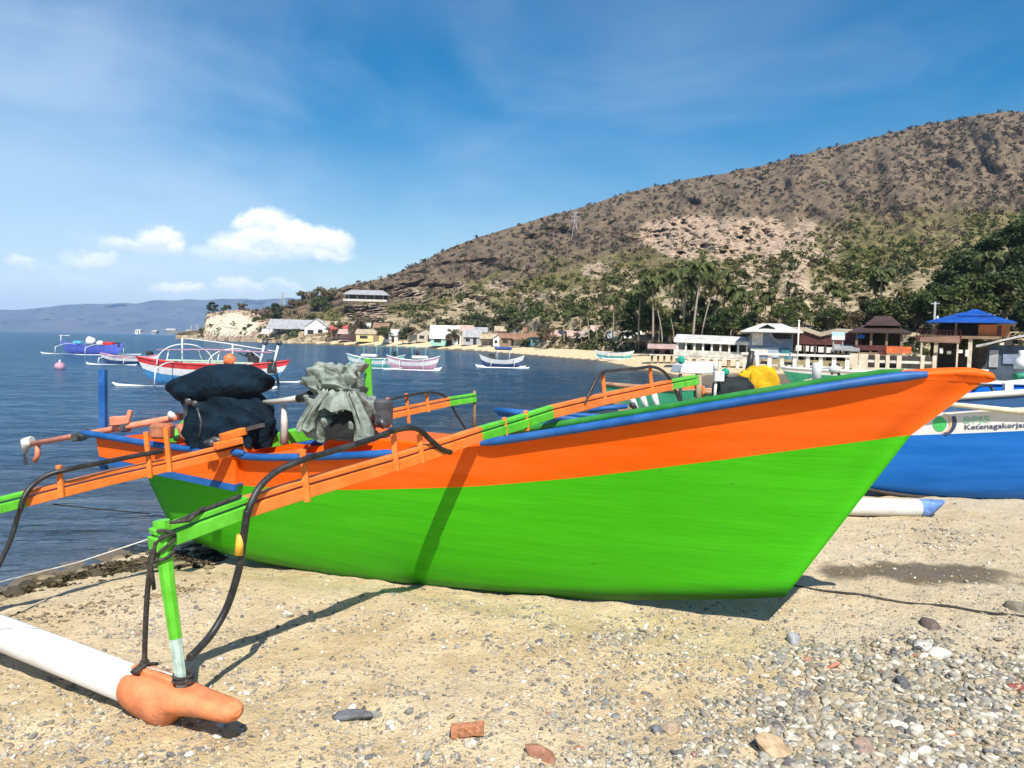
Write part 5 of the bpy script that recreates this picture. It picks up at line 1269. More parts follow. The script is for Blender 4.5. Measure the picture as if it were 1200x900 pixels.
def gable(m, x0, x1, y0, y1, z0, rise, over, axis='x', th=.07, mi=0):
    """pitched roof slab, ridge along axis"""
    if axis == 'x':
        ym = (y0+y1)/2
        for ya, yb in ((y0-over, ym), (y1+over, ym)):
            p = [Vector((x0-over, ya, z0-over*rise/max(.1, (y1-y0)/2))), Vector((x1+over, ya, z0-over*rise/max(.1, (y1-y0)/2))), Vector((x1+over, yb, z0+rise)), Vector((x0-over, yb, z0+rise))]
            m.prism(p, (0, 0, th), mi)
    else:
        xm = (x0+x1)/2
        for xa, xb in ((x0-over, xm), (x1+over, xm)):
            p = [Vector((xa, y0-over, z0-over*rise/max(.1, (x1-x0)/2))), Vector((xa, y1+over, z0-over*rise/max(.1, (x1-x0)/2))), Vector((xb, y1+over, z0+rise)), Vector((xb, y0-over, z0+rise))]
            m.prism(p, (0, 0, th), mi)
def hip(m, x0, x1, y0, y1, z0, rise, over, ridge=.4, th=.08, mi=0):
    x0 -= over; x1 += over; y0 -= over; y1 += over; xm, ym = (x0+x1)/2, (y0+y1)/2; hr = (x1-x0)*ridge/2
    b = [Vector((x0, y0, z0)), Vector((x1, y0, z0)), Vector((x1, y1, z0)), Vector((x0, y1, z0))]; r0, r1 = Vector((xm-hr, ym, z0+rise)), Vector((xm+hr, ym, z0+rise))
    low = [p-Vector((0, 0, th)) for p in b]; vs = b+[r0, r1]+low
    m.add(vs, [[0, 1, 5, 4], [2, 3, 4, 5], [1, 2, 5], [3, 0, 4], [6, 7, 1, 0], [7, 8, 2, 1], [8, 9, 3, 2], [9, 6, 0, 3], [9, 8, 7, 6]], mi)
def shack(c, w, d, h, wall, roof, rise, label, rz=0., axis='x', openf=False, group='huts and houses along the far beach', stilts=0., kind='beach_hut', cat='hut'):
    root = empty(kind, c, label, cat, group); root.rotation_euler = (0, 0, 0)
    o = c; z0 = stilts
    m = MB()
    if openf:
        m.box(o+Vector((0, d*.35, z0+h*.5)), (w, d*.3, h)); m.box(o+Vector((0, 0, z0+.06)), (w, d, .12))
    else: m.box(o+Vector((0, 0, z0+h/2)), (w, d, h))
    if rise and not openf:
        if axis == 'y':
            for s in (-1, 1): m.prism([o+Vector((-w/2, s*d/2*.98, z0+h)), o+Vector((w/2, s*d/2*.98, z0+h)), o+Vector((0, s*d/2*.98, z0+h+rise*.97))], (0, -s*.05, 0))
    m.build('wall', wall, root)
    m = MB(); v0 = len(m.v); gable(m, -w/2, w/2, -d/2, d/2, z0+h, rise, .35, axis)
    for i, p in enumerate(m.v): m.v[i] = p+o
    m.build('roof', roof, root)
    if openf or stilts:
        for x in (-.45, 0, .45):
            MB().box(o+Vector((x*w, -d*.48, (z0+h)/2 if openf else z0/2)), (.12, .12, (z0+h) if openf else max(.1, z0))).build('post', WL['wood'], root)
    if not openf:
        MB().box(o+Vector((w*.18, -d/2-.012, z0+h*.40)), (w*.20, .05, h*.78)).build('door', DARKOP if rnd.random() < .6 else WL['wood'], root)
        MB().box(o+Vector((-w*.24, -d/2-.012, z0+h*.55)), (w*.26, .05, h*.36)).build('window', DARKOP, root)
    return root
def far_village():
    # x, base y, depth Y, width px, wall px, roof px, wall, roof, axis, open, label
    S = [
        (348, 397.5, 292, 50, 8, 9, 'cream', 'grey', 'x', True, 'long grey roofed open hall on the far beach below the low headland'),
        (372, 398, 285, 22, 9, 8, 'white', 'tin', 'y', False, 'white gabled house joined to the right of the grey hall on the far beach'),
        (318, 398, 298, 16, 7, 4, 'white', 'tin', 'x', False, 'small white shed between the round dark bush and the grey hall'),
        (398, 398.5, 272, 16, 6, 6, 'pink', 'red', 'x', False, 'hut with the only bright red roof on the far beach'),
        (414, 400, 262, 26, 5, 4, 'pink', 'pink', 'x', True, 'low pink roofed shelter right of the red roof'),
        (436, 400.5, 252, 28, 6, 4, 'yellow', 'tan', 'x', False, 'low yellow walled hut below the hilltop house'),
        (458, 402, 243, 14, 6, 5, 'white', 'tin', 'x', False, 'small white hut just left of the dark round beach bush'),
        (489, 403, 228, 18, 6, 5, 'stone', 'tan', 'y', True, 'tan roofed shelter right of the dark round beach bush'),
        (521, 404.5, 206, 26, 7, 11, 'mint', 'white', 'x', False, 'largest beach house, with a broad cream roof and mint green wall'),
        (536, 404.5, 205, 8, 8, 4, 'white', 'yellow', 'y', False, 'narrow white house with a yellowish gable beside the cream roofed one'),
        (553, 405.5, 198, 16, 7, 6, 'grey', 'grey', 'x', False, 'grey hut right of the cream roofed house'),
        (572, 406.5, 190, 14, 6, 4, 'stone', 'tan', 'x', True, 'open tan shelter above the boat with the blue awning'),
        (584, 406.5, 186, 10, 6, 4, 'white', 'tin', 'y', False, 'tiny white gabled hut above the boat with the blue awning'),
        (597, 407.5, 178, 18, 7, 4, 'wood', 'rust', 'x', False, 'brown hut with rusty roof right of the blue awning boat'),
        (613, 408.5, 170, 18, 6, 5, 'cream', 'rust', 'x', True, 'long rusty shelter left of the teal walled hut'),
        (631, 410, 162, 16, 8, 4, 'teal', 'rust', 'x', False, 'teal walled hut in the middle of the beach row'),
        (645, 411, 156, 14, 9, 5, 'pink', 'red', 'y', False, 'faded red gabled hut right of the teal one'),
        (659, 412, 150, 15, 9, 5, 'wood', 'pink', 'x', True, 'open wooden hut with pale pink roof in the beach row'),
        (674, 413, 144, 14, 8, 6, 'cream', 'pink', 'x', False, 'cream hut with a pinkish roof left of the steep white roof'),
        (690, 414.5, 138, 18, 8, 8, 'dark', 'white', 'y', True, 'dark open hut with a steep white roof above the pulled up boat'),
        (705, 412, 140, 20, 10, 7, 'grey', 'pink', 'x', False, 'tall grey hut with a pinkish roof behind the steep white one'),
        (722, 415, 126, 16, 9, 5, 'dark', 'grey', 'x', True, 'dark open hut left of the white shed by the palms'),
        (740, 414, 120, 14, 10, 6, 'grey', 'white', 'x', False, 'white roofed shed under the palms left of the stilt hut'),
        (755, 417, 110, 16, 10, 5, 'wood', 'tan', 'x', True, 'open tan hut just left of the pink stilt hut'),
    ]
    for x, yb, Y, wp, hp, rp, wa, ro, ax, op, lab in S:
        Y = Y+3; hp *= 1.25; rp *= 1.2; c = at(x, yb+2, Y); k = Y/F; c.z = gh(c.x, c.y)-.1
        shack(c, wp*k*1.22, max(3., wp*k*.6), hp*k+2*k, WL[wa], RF[ro], rp*k, lab, 0, ax, op)
    S2 = [(362, 396, 305, 18, 7, 4, 'white', 'grey', 'y', False, 'narrow white hut peeping over the grey hall from behind'), (386, 397, 290, 14, 6, 4, 'cream', 'tan', 'x', False, 'cream hut behind and left of the bright red roof'),
        (424, 399, 270, 16, 6, 4, 'white', 'tin', 'x', False, 'white hut in the back row between the pink shelter and the yellow hut'), (447, 399, 258, 14, 7, 4, 'wood', 'rust', 'x', False, 'brown hut in the back row right of the yellow hut'),
        (500, 402, 222, 18, 6, 5, 'stone', 'thatch', 'y', False, 'thatched hut touching the left side of the cream roofed house'), (545, 403, 210, 14, 7, 5, 'cream', 'pink', 'x', False, 'pinkish roofed hut behind the narrow white gabled house'),
        (563, 404, 204, 12, 6, 4, 'white', 'grey', 'x', False, 'white back row hut left of the open tan shelter'), (590, 405, 192, 16, 8, 4, 'pink', 'tan', 'x', False, 'pink walled back row hut above the tiny white gabled hut'),
        (606, 406, 182, 14, 8, 5, 'grey', 'tin', 'y', False, 'grey gabled back row hut left of the long rusty shelter'), (622, 407, 174, 14, 8, 5, 'white', 'rust', 'x', False, 'white back row hut between the rusty shelter and the teal hut'),
        (652, 409, 164, 14, 9, 5, 'cream', 'tin', 'x', False, 'cream back row hut with a tin roof right of the faded red gable'), (667, 410, 156, 14, 9, 4, 'dark', 'rust', 'x', True, 'dark open back row shelter with a rusty roof left of the pinkish hut'),
        (682, 411, 150, 14, 9, 5, 'grey', 'tan', 'y', False, 'grey back row hut with a tan gable left of the steep white roof'), (713, 414, 132, 12, 8, 4, 'white', 'tin', 'x', False, 'white tin roofed hut between the tall grey hut and the dark open one'),
        (731, 416, 120, 12, 8, 4, 'wood', 'rust', 'y', False, 'small brown gabled hut left of the white roofed shed under the palms'), (768, 419, 104, 14, 10, 5, 'cream', 'rust', 'x', False, 'cream hut with a rusty roof touching the left of the stilt hut')]
    for x, yb, Y, wp, hp, rp, wa, ro, ax, op, lab in S2:
        Y = Y+7; hp *= 1.35; rp *= 1.2; c = at(x, yb+1, Y); k = Y/F; c.z = gh(c.x, c.y)-.1; shack(c, wp*k*1.2, max(3., wp*k*.6), hp*k+2*k, WL[wa], RF[ro], rp*k, lab, 0, ax, op)
    # hilltop house
    Y = 330; c = at(430, 352, Y); k = Y/F
    r_ = empty('hilltop_house', c, 'long grey roofed house standing alone on the knoll above the far beach', 'house')
    m = MB(); m.box(c+Vector((0, 1, 2*k)), (46*k, 5, 6*k)); m.build('wall', WL['dark'], r_); m = MB(); hip(m, -24*k, 24*k, -3, 4, 6*k, 6*k, 1, .7)
    for i, p in enumerate(m.v): m.v[i] = p+c
    m.build('roof', RF['grey'], r_)
    for x in (-20, -10, 0, 10, 20): MB().box(c+Vector((x*k, -2.4, 3*k)), (.3, .3, 6*k)).build('post', WL['grey'], r_)
    MB().box(c+Vector((0, -1, -.6*k)), (50*k, 7, 2.5*k)).build('terrace', CONC, r_)
    # pylon on the ridge and radio mast at the headland
    for (x, yb, yt, Y, lab, w) in ((673, 292, 249, 470, 'grey lattice power pylon standing on the hillside below the ridge', 10), (331, 363, 343, 372, 'small lattice pylon on the skyline at the headland saddle', 8)):
        b = at(x, yb, Y); k = Y/F; H = (yb-yt)*k; r_ = empty('power_pylon', b, lab, 'pylon', 'pylons on the hill'); m = MB()
        leg = lambda i, z: b+Vector(((-1 if i in (0, 3) else 1)*w*k*.5*(1-.8*min(1, z/(H*.75))), (-1 if i < 2 else 1)*w*k*.5*(1-.8*min(1, z/(H*.75))), z))
        th = .13
        for i in range(4): m.bar(leg(i, -1), leg(i, H*.75), th, th); m.bar(leg(i, H*.75), leg(i, H), th, th)
        zs = [0, .16, .3, .43, .55, .66, .75, .85, 1.]
        for a, c_ in zip(zs[:-1], zs[1:]):
            for i in range(4): m.bar(leg(i, H*a), leg((i+1) % 4, H*c_), th*.7, th*.7)
        o = m.build('lattice', paint('pylon_steel', (.42, .43, .44), .6, .1, 2), r_)
        m = MB()
        for z, s_ in ((.76, 5.5), (.87, 4.5), (.98, 5.5)): m.bar(b+Vector((-s_*k, 0, H*z)), b+Vector((s_*k, 0, H*z)), th, th)
        m.build('cross_arm', paint('pylon_steel', (0, 0, 0)), r_)
    # tiny buildings and poles along the spit at the foot of the far range
    for n, (x, w, h, lab) in enumerate(((163, 6, 4, 'tiny white building at the left end of the low spit across the bay'), (182, 5, 3, 'tiny grey building midway along the low spit across the bay'), (201, 10, 5, 'pale framework of a jetty building right of centre on the low spit across the bay'), (226, 12, 6, 'pale block at the foot of the cliff on the headland'))):
        Y = 620 if n < 3 else 410; c = at(x, 391.5 if n < 3 else 394, Y); k = Y/F; shack(c, w*k, 5, h*k, WL['white' if n != 1 else 'grey'], RF['tin'], 1.2*k, lab, 0, 'x', n == 2, group='buildings on the spit across the bay', kind='shore_building', cat='building')
    for x, h in ((224, 10), (231, 11)):
        c = at(x, 392, 420); k = 420/F; e = empty('mast', c, 'thin mast on the block at the foot of the cliff, '+('left' if x < 228 else 'right')+' one of two', 'mast'); MB().tube([c, c+Vector((0, 0, h*k))], .25, 6).build('mast_pole', WL['grey'], e)
far_village()

def near_village():
    SH = lambda m, c: [m.v.__setitem__(i, p+c) for i, p in enumerate(m.v)]
    # pink stilt hut at the water
    Y = 78; k = Y/F; c = at(781, 437, Y)
    r_ = empty('stilt_hut', c, 'pink and orange stilt hut standing over the water at the left end of the jetty', 'hut')
    m = MB(); m.box(c+Vector((0, 0, 21*k)), (40*k, 4, 1.6*k)); m.build('floor', CONC, r_); m = MB(); m.box(c+Vector((0, .8, 25*k)), (36*k, 2, 7*k)); m.build('wall', WL['pink'], r_)
    m = MB(); gable(m, -18*k, 18*k, -1.6, 1.8, 29*k, 4*k, .4); SH(m, c); m.build('roof', RF['pink'], r_)
    for x in (-17, -10, -3, 5, 11, 17): MB().tube([c+Vector((x*k, -1.6, -1)), c+Vector((x*k, -1.6, 21*k))], .13, 6).build('stilt', WL['wood'], r_)
    for x in (-12, 0, 9): MB().box(c+Vector((x*k, -.25, 24.5*k)), (6*k, .06, 5*k)).build('window', DARKOP, r_)
    # long jetty pavilion: two white slabs over dark gaps, on posts
    Y = 66; k = Y/F; c = at(838, 437, Y); yr = horizon(838)
    r_ = empty('jetty_pavilion', c, 'long low white jetty pavilion on posts with a pale roof left of the grey house', 'pavilion')
    W = 94*k
    m = MB(); m.prism([c+Vector((-W/2, -2.2, 37*k)), c+Vector((W/2, -2.2, 35*k)), c+Vector((W/2, 2.5, 41*k)), c+Vector((-W/2, 2.5, 43*k))], (0, 0, .16)); m.build('roof', RF['white'], r_)
    MB().box(c+Vector((0, -2.3, 35.4*k)), (W, .1, 3.2*k), ry=.02).build('fascia', WL['white'], r_)
    MB().box(c+Vector((0, -2.0, 22*k)), (W, .25, 7*k), ry=.02).build('parapet', CONC, r_)
    MB().box(c+Vector((0, .4, 18*k)), (W, 5, .3)).build('deck', CONC, r_)
    MB().box(c+Vector((0, 2.2, 28*k)), (W*.97, .2, 17*k)).build('back_wall', WL['cream'], r_)
    for i in range(10):
        x = -W/2+.3+(W-.6)*i/9; MB().box(c+Vector((x, -2.05, 29.5*k)), (.16, .16, 12*k)).build('post', WL['white'], r_); MB().tube([c+Vector((x, -1.9, -.8)), c+Vector((x, -1.9, 18*k))], .15, 7).build('stilt', CONC if i % 2 else WL['wood'], r_)
    for x in (-.36, -.1, .2): MB().box(c+Vector((x*W, 2.05, 28*k)), (W*.09, .1, 9*k)).build('window', DARKOP, r_)
    # low white railing quay in front of the grey house
    Y = 58; k = Y/F; c = at(935, 441, Y); W = 120*k
    r_ = empty('quay_railing', c, 'low white balustrade quay on square posts in front of the maroon restaurant', 'railing')
    MB().box(c+Vector((-4*k, 0, 25*k)), (W, .5, 2.6*k)).build('top_rail', WL['white'], r_); MB().box(c+Vector((-4*k, .5, 12*k)), (W, .8, 1.8*k)).build('lower_rail', CONC, r_)
    for i in range(9):
        x = -W/2-4*k+.25+(W-.5)*i/8; MB().box(c+Vector((x, .05, 12*k)), (.3, .3, 25*k)).build('post', WL['white'] if i % 3 else CONC, r_)
    MB().box(c+Vector((0, 2.2, 8*k)), (W*.98, .3, 22*k)).build('back_wall', paint('ochre_stone', (.34, .28, .15), .9, .4, 3), r_)
    for i in range(5): MB().box(c+Vector((-W/2+1.5+i*1.7, 2.0, 13*k)), (.75, .12, 6*k)).build('opening', DARKOP, r_)
    # grey two storey house with white hip roof
    Y = 63; k = Y/F; c = at(902, 436, Y)
    r_ = empty('grey_house', c, 'two storey grey house with a white hipped roof beside the jetty pavilion', 'house')
    MB().box(c+Vector((0, 1.2, 24*k)), (48*k, 3.6, 48*k)).build('wall', WL['bluegrey'], r_)
    m = MB(); hip(m, -27*k, 27*k, -1.2, 3.6, 47*k, 10.5*k, .5, .32); SH(m, c); m.build('roof', RF['white'], r_)
    m = MB(); gable(m, -6*k, 6*k, -1., 1., 52*k, 3*k, .2, 'y'); SH(m, c+Vector((-5*k, .2, 0))); m.build('dormer', RF['grey'], r_)
    MB().box(c+Vector((-15*k, -.66, 38*k)), (12*k, .1, 14*k)).build('shutter', WL['white'], r_); MB().box(c+Vector((-12*k, -.66, 24*k)), (20*k, .1, 8*k)).build('shutter', WL['white'], r_)
    MB().box(c+Vector((12*k, -.66, 42*k)), (20*k, .1, 6*k)).build('balcony_opening', DARKOP, r_); MB().box(c+Vector((3*k, -.66, 23*k)), (11*k, .1, 12*k)).build('painted_door', paint('pale_blue_wall', (.36, .43, .5), .8, .2, 3), r_); MB().box(c+Vector((16*k, -.66, 22*k)), (9*k, .1, 13*k)).build('painted_door', WL['teal'], r_)
    m = MB(); m.bar(c+Vector((-2*k, -.9, 44*k)), c+Vector((10*k, -.9, 33*k)), .12, .1); m.build('stair_rail', WL['grey'], r_)
    # maroon restaurant
    Y = 64; k = Y/F; c = at(956, 437, Y); W = 100*k
    r_ = empty('maroon_restaurant', c, 'long maroon fronted restaurant with a white valley roof and white panels below', 'restaurant')
    x0 = -W/2
    m = MB(); pts = [(-50, 33), (46, 33), (46, 44), (38, 47), (22, 47), (6, 42), (2, 42), (-14, 48), (-50, 48)]
    m.prism([c+Vector((x*k, -.9, z*k)) for x, z in pts], (0, .25, 0)); m.build('fascia_board', RF['maroon'], r_)
    m = MB(); pr = [(-52, 48.3), (-14, 48.3), (3, 42.3), (22, 47.3), (46, 46.3)]
    for (a, za), (b, zb) in zip(pr[:-1], pr[1:]): m.prism([c+Vector((a*k, -1.1, za*k)), c+Vector((b*k, -1.1, zb*k)), c+Vector((b*k, 4, zb*k+5*k)), c+Vector((a*k, 4, za*k+5*k))], (0, 0, .12))
    m.build('roof', RF['tan'], r_)
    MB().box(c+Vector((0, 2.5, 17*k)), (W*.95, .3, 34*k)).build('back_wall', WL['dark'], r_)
    for i in range(8): MB().box(c+Vector(((-20+i*8.2)*k, -.8, (28.5-.35*i)*k)), (6.3*k, .1, 6.5*k)).build('window', WL['white'], r_)
    for i in range(7): MB().box(c+Vector(((-24+i*11)*k, -.85, 15*k)), (.16, .16, 34*k)).build('post', WL['dark'], r_)
    m = MB(); m.prism([c+Vector((18*k, -2.5, 27*k)), c+Vector((44*k, -2.5, 26*k)), c+Vector((44*k, -.9, 33*k)), c+Vector((18*k, -.9, 33*k))], (0, 0, .08)); m.build('awning', RF['grey'], r_)
    e = empty('parasol', c+Vector((32*k, -3, 0)), 'folded white parasol on the terrace in front of the maroon restaurant', 'parasol'); p = c+Vector((22*k, -3, 4*k)); m = MB(); m.tube([p+Vector((0, 0, 3*k)), p+Vector((0, 0, 5*k)), p+Vector((0, 0, 20*k)), p+Vector((0, 0, 22*k))], [.5, .42, .22, .08], 8); m.build('folded_canopy', WL['white'], e); MB().tube([p-Vector((0, 0, 4*k)), p+Vector((0, 0, 5*k))], .05, 6).build('pole', WL['wood'], e)
    # flagpole, hoarding
    Y = 57; k = Y/F; b = at(934.5, 418, Y); e = empty('flagpole', b, 'thin white flagpole on the quay in front of the maroon restaurant', 'flagpole'); MB().tube([b-Vector((0, 0, 1)), b+Vector((0, 0, 41*k))], .06, 6).build('pole', WL['white'], e); MB().ball(b+Vector((0, 0, 41.5*k)), .1, 8, 5).build('finial', WL['white'], e)
    Y = 60; k = Y/F; b = at(982.5, 393, Y); e = empty('hoarding', b, 'pale blue and white blank hoarding above the maroon restaurant roof', 'sign')
    MB().box(b+Vector((0, 0, 1.5*k)), (14*k, .1, 5*k)).build('panel', paint('hoarding_blue', (.42, .6, .75), .6, .1, 2), e); MB().box(b+Vector((0, 0, -3.2*k)), (14*k, .1, 4.3*k)).build('panel', WL['white'], e)
    for x in (-5, 5): MB().box(b+Vector((x*k, .1, -8*k)), (.1, .1, 22*k)).build('post', WL['grey'], e)
    # brown hipped pavilion
    Y = 62; k = Y/F; c = at(1028, 436, Y)
    r_ = empty('brown_pavilion', c, 'open pavilion with a dark brown double hipped roof right of the maroon restaurant', 'pavilion')
    m = MB(); hip(m, -27*k, 27*k, -1.6, 2.4, 46*k, 9*k, .4, .5); SH(m, c); m.build('roof', RF['brown'], r_); m = MB(); hip(m, -14*k, 15*k, -.8, 1.6, 55*k, 11*k, .3, .45); SH(m, c+Vector((3*k, .3, 0))); m.build('upper_roof', RF['brown'], r_)
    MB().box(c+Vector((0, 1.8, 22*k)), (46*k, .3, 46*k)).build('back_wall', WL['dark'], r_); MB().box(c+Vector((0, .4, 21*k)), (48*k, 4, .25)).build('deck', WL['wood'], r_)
    for x in (-23, -8, 8, 23): MB().box(c+Vector((x*k, -1.5, 23*k)), (.18, .18, 46*k)).build('post', WL['wood'], r_)
    MB().box(c+Vector((-19*k, -1.7, 41*k)), (8*k, .08, 4*k)).build('banner', BLUE, r_); MB().box(c+Vector((-2*k, -1.6, 28*k)), (44*k, .12, 6*k)).build('rail_panel', RF['maroon'], r_)
    # orange parapet, cream walls with openings
    Y = 56; k = Y/F; c = at(1046, 441, Y)
    r_ = empty('cream_terrace', c, 'cream terrace wall with dark openings and an orange parapet below the brown pavilion', 'terrace')
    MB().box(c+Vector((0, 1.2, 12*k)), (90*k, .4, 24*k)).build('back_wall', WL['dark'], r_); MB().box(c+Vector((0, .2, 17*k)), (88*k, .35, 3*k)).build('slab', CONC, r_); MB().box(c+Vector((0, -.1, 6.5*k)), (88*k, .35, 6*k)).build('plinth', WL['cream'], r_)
    for x, w in ((-42, 9), (-32, 10), (-17, 5), (-6, 4), (6, 5), (30, 4), (42, 4)): MB().box(c+Vector((x*k, .1, 17*k)), (w*k, .3, 17*k)).build('pier', WL['cream'], r_)
    MB().box(c+Vector((5*k, .0, 31*k)), (26*k, .3, 8*k)).build('parapet', paint('orange_net', (.62, .13, .03), .8, .35, 4), r_); MB().box(c+Vector((-12*k, .1, 27*k)), (10*k, .25, 4*k)).build('parapet', RF['maroon'], r_)
    # dark red deck with blue pavilion
    Y = 60; k = Y/F; c = at(1135, 440, Y)
    r_ = empty('blue_roof_pavilion', c, 'raised wooden pavilion with a bright blue hipped roof and a red railed deck', 'pavilion')
    m = MB(); hip(m, -37*k, 37*k, -2.0, 2.4, 61.5*k, 12*k, .45, .25); SH(m, c+Vector((-1*k, 0, 0)))
    m.build('roof', RF['blue'], r_); m = MB(); hip(m, -14*k, 14*k, -.9, .9, 70*k, 7.5*k, .3, .1); SH(m, c+Vector((3*k, .2, 0))); m.build('roof_cap', RF['blue'], r_)
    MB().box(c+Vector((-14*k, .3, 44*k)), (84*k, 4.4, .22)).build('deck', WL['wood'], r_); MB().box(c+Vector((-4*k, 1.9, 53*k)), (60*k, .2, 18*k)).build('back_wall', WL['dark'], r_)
    MB().box(c+Vector((22*k, -1.3, 52*k)), (30*k, .2, 13.5*k)).build('wall', WL['orange'], r_); MB().box(c+Vector((27*k, -1.42, 52*k)), (4*k, .05, 11*k)).build('door', RF['maroon'], r_)
    rl = MB().box(c+Vector((-32*k, -1.9, 51.5*k)), (46*k, .1, .9*k)).box(c+Vector((-32*k, -1.9, 42*k)), (46*k, .12, 5*k)).build('railing', RF['maroon'], r_)
    for i in range(14): MB().box(c+Vector(((-54+i*3.4)*k, -1.9, 48*k)), (.07, .07, 7*k)).build('baluster', RF['maroon'], rl)
    for x in (-36, -15, 35): MB().box(c+Vector((x*k, -1.8, 52*k)), (.13, .13, 18*k)).build('post', WL['wood'], r_)
    for x in (-34, 0, 30): MB().box(c+Vector((x*k, -1.6, 21*k)), (.28, .28, 43*k)).build('stilt', WL['cream'], r_)
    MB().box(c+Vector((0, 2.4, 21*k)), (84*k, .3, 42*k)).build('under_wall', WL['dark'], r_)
    # rusty awning left of it
    Y = 58; k = Y/F; c2 = at(1085, 440, Y); e = empty('lean_to', c2, 'rust coloured lean to roof between the brown and the blue roofed pavilions', 'shelter')
    m = MB(); m.prism([c2+Vector((-8*k, -1, 39*k)), c2+Vector((32*k, -1, 38*k)), c2+Vector((32*k, 1.5, 46*k)), c2+Vector((-8*k, 1.5, 44*k))], (0, 0, .08)); m.build('roof', RF['rust'], e)
    for x in (-6, 30): MB().box(c2+Vector((x*k, -.9, 19*k)), (.12, .12, 38*k)).build('post', WL['cream'], e)
    # laundry / small things hanging below: pale bundles
    for n, (x, y, w, h) in enumerate(((1103, 411, 4, 7), (1112, 413, 5, 4), (1125, 412, 6, 4), (1133, 414, 4, 8))):
        p = at(x, y, 57.0); kk = 57/F; e = MB().box(p, (w*kk, .12, h*kk), bev=.04).build('laundry', WL['white'], None); tag(e, ('leftmost and tallest', 'second from left', 'widest', 'rightmost')[n]+' of the pale cloths hanging in the dark under the red railed deck', 'laundry', 'cloths under the red deck')
    # utility pole with a lamp
    b = at(1093.5, 400, 64); k = 64/F; e = empty('utility_pole', b, 'grey utility pole with a white lamp left of the blue roof', 'pole'); MB().tube([b-Vector((0, 0, 25*k)), b+Vector((0, 0, 46*k))], [.11, .08], 7).build('pole_shaft', WL['grey'], e); MB().ball(b+Vector((3*k, 0, 27*k)), (.12, .12, .2), 8, 6).build('lamp', WL['white'], e); MB().box(b+Vector((0, 0, 44*k)), (9*k, .08, .1)).build('cross_arm', WL['grey'], e)
    # grey shed right with curved roof
    Y = 40; k = Y/F; c = at(1192, 445, Y)
    r_ = empty('grey_shed', c, 'dark blue shed with a curved pale roof at the right edge of the village', 'shed')
    MB().box(c+Vector((6*k, .8, 20*k)), (74*k, 3, 40*k)).build('wall', paint('slate_wall', (.05, .075, .11), .8, .3, 2), r_)
    m = MB(); L = [(-42, 37), (-30, 40), (-16, 44.5), (0, 49), (20, 52), (48, 53)]
    for (a, za), (b_, zb) in zip(L[:-1], L[1:]): m.prism([c+Vector((a*k, -1.2, za*k)), c+Vector((b_*k, -1.2, zb*k)), c+Vector((b_*k, 2.6, zb*k)), c+Vector((a*k, 2.6, za*k))], (0, 0, .11))
    m.build('roof', RF['tin'], r_)
    MB().box(c+Vector((-24*k, -.74, 24*k)), (9*k, .06, 20*k)).build('door', WL['grey'], r_); MB().box(c+Vector((-6*k, -.74, 24*k)), (18*k, .06, 11*k)).build('window', WL['bluegrey'], r_); MB().box(c+Vector((12*k, -.74, 26*k)), (8*k, .06, 14*k)).build('shutter', WL['white'], r_)
for _o in [o for o in COL.objects if o.parent is None]: _o['_n'] = 1
near_village()
for _o in [o for o in COL.objects if o.parent is None]:
    if '_n' in _o: del _o['_n']
    elif _o.type == 'EMPTY': _o.rotation_euler.z = -math.atan2(_o.location.x, _o.location.y)

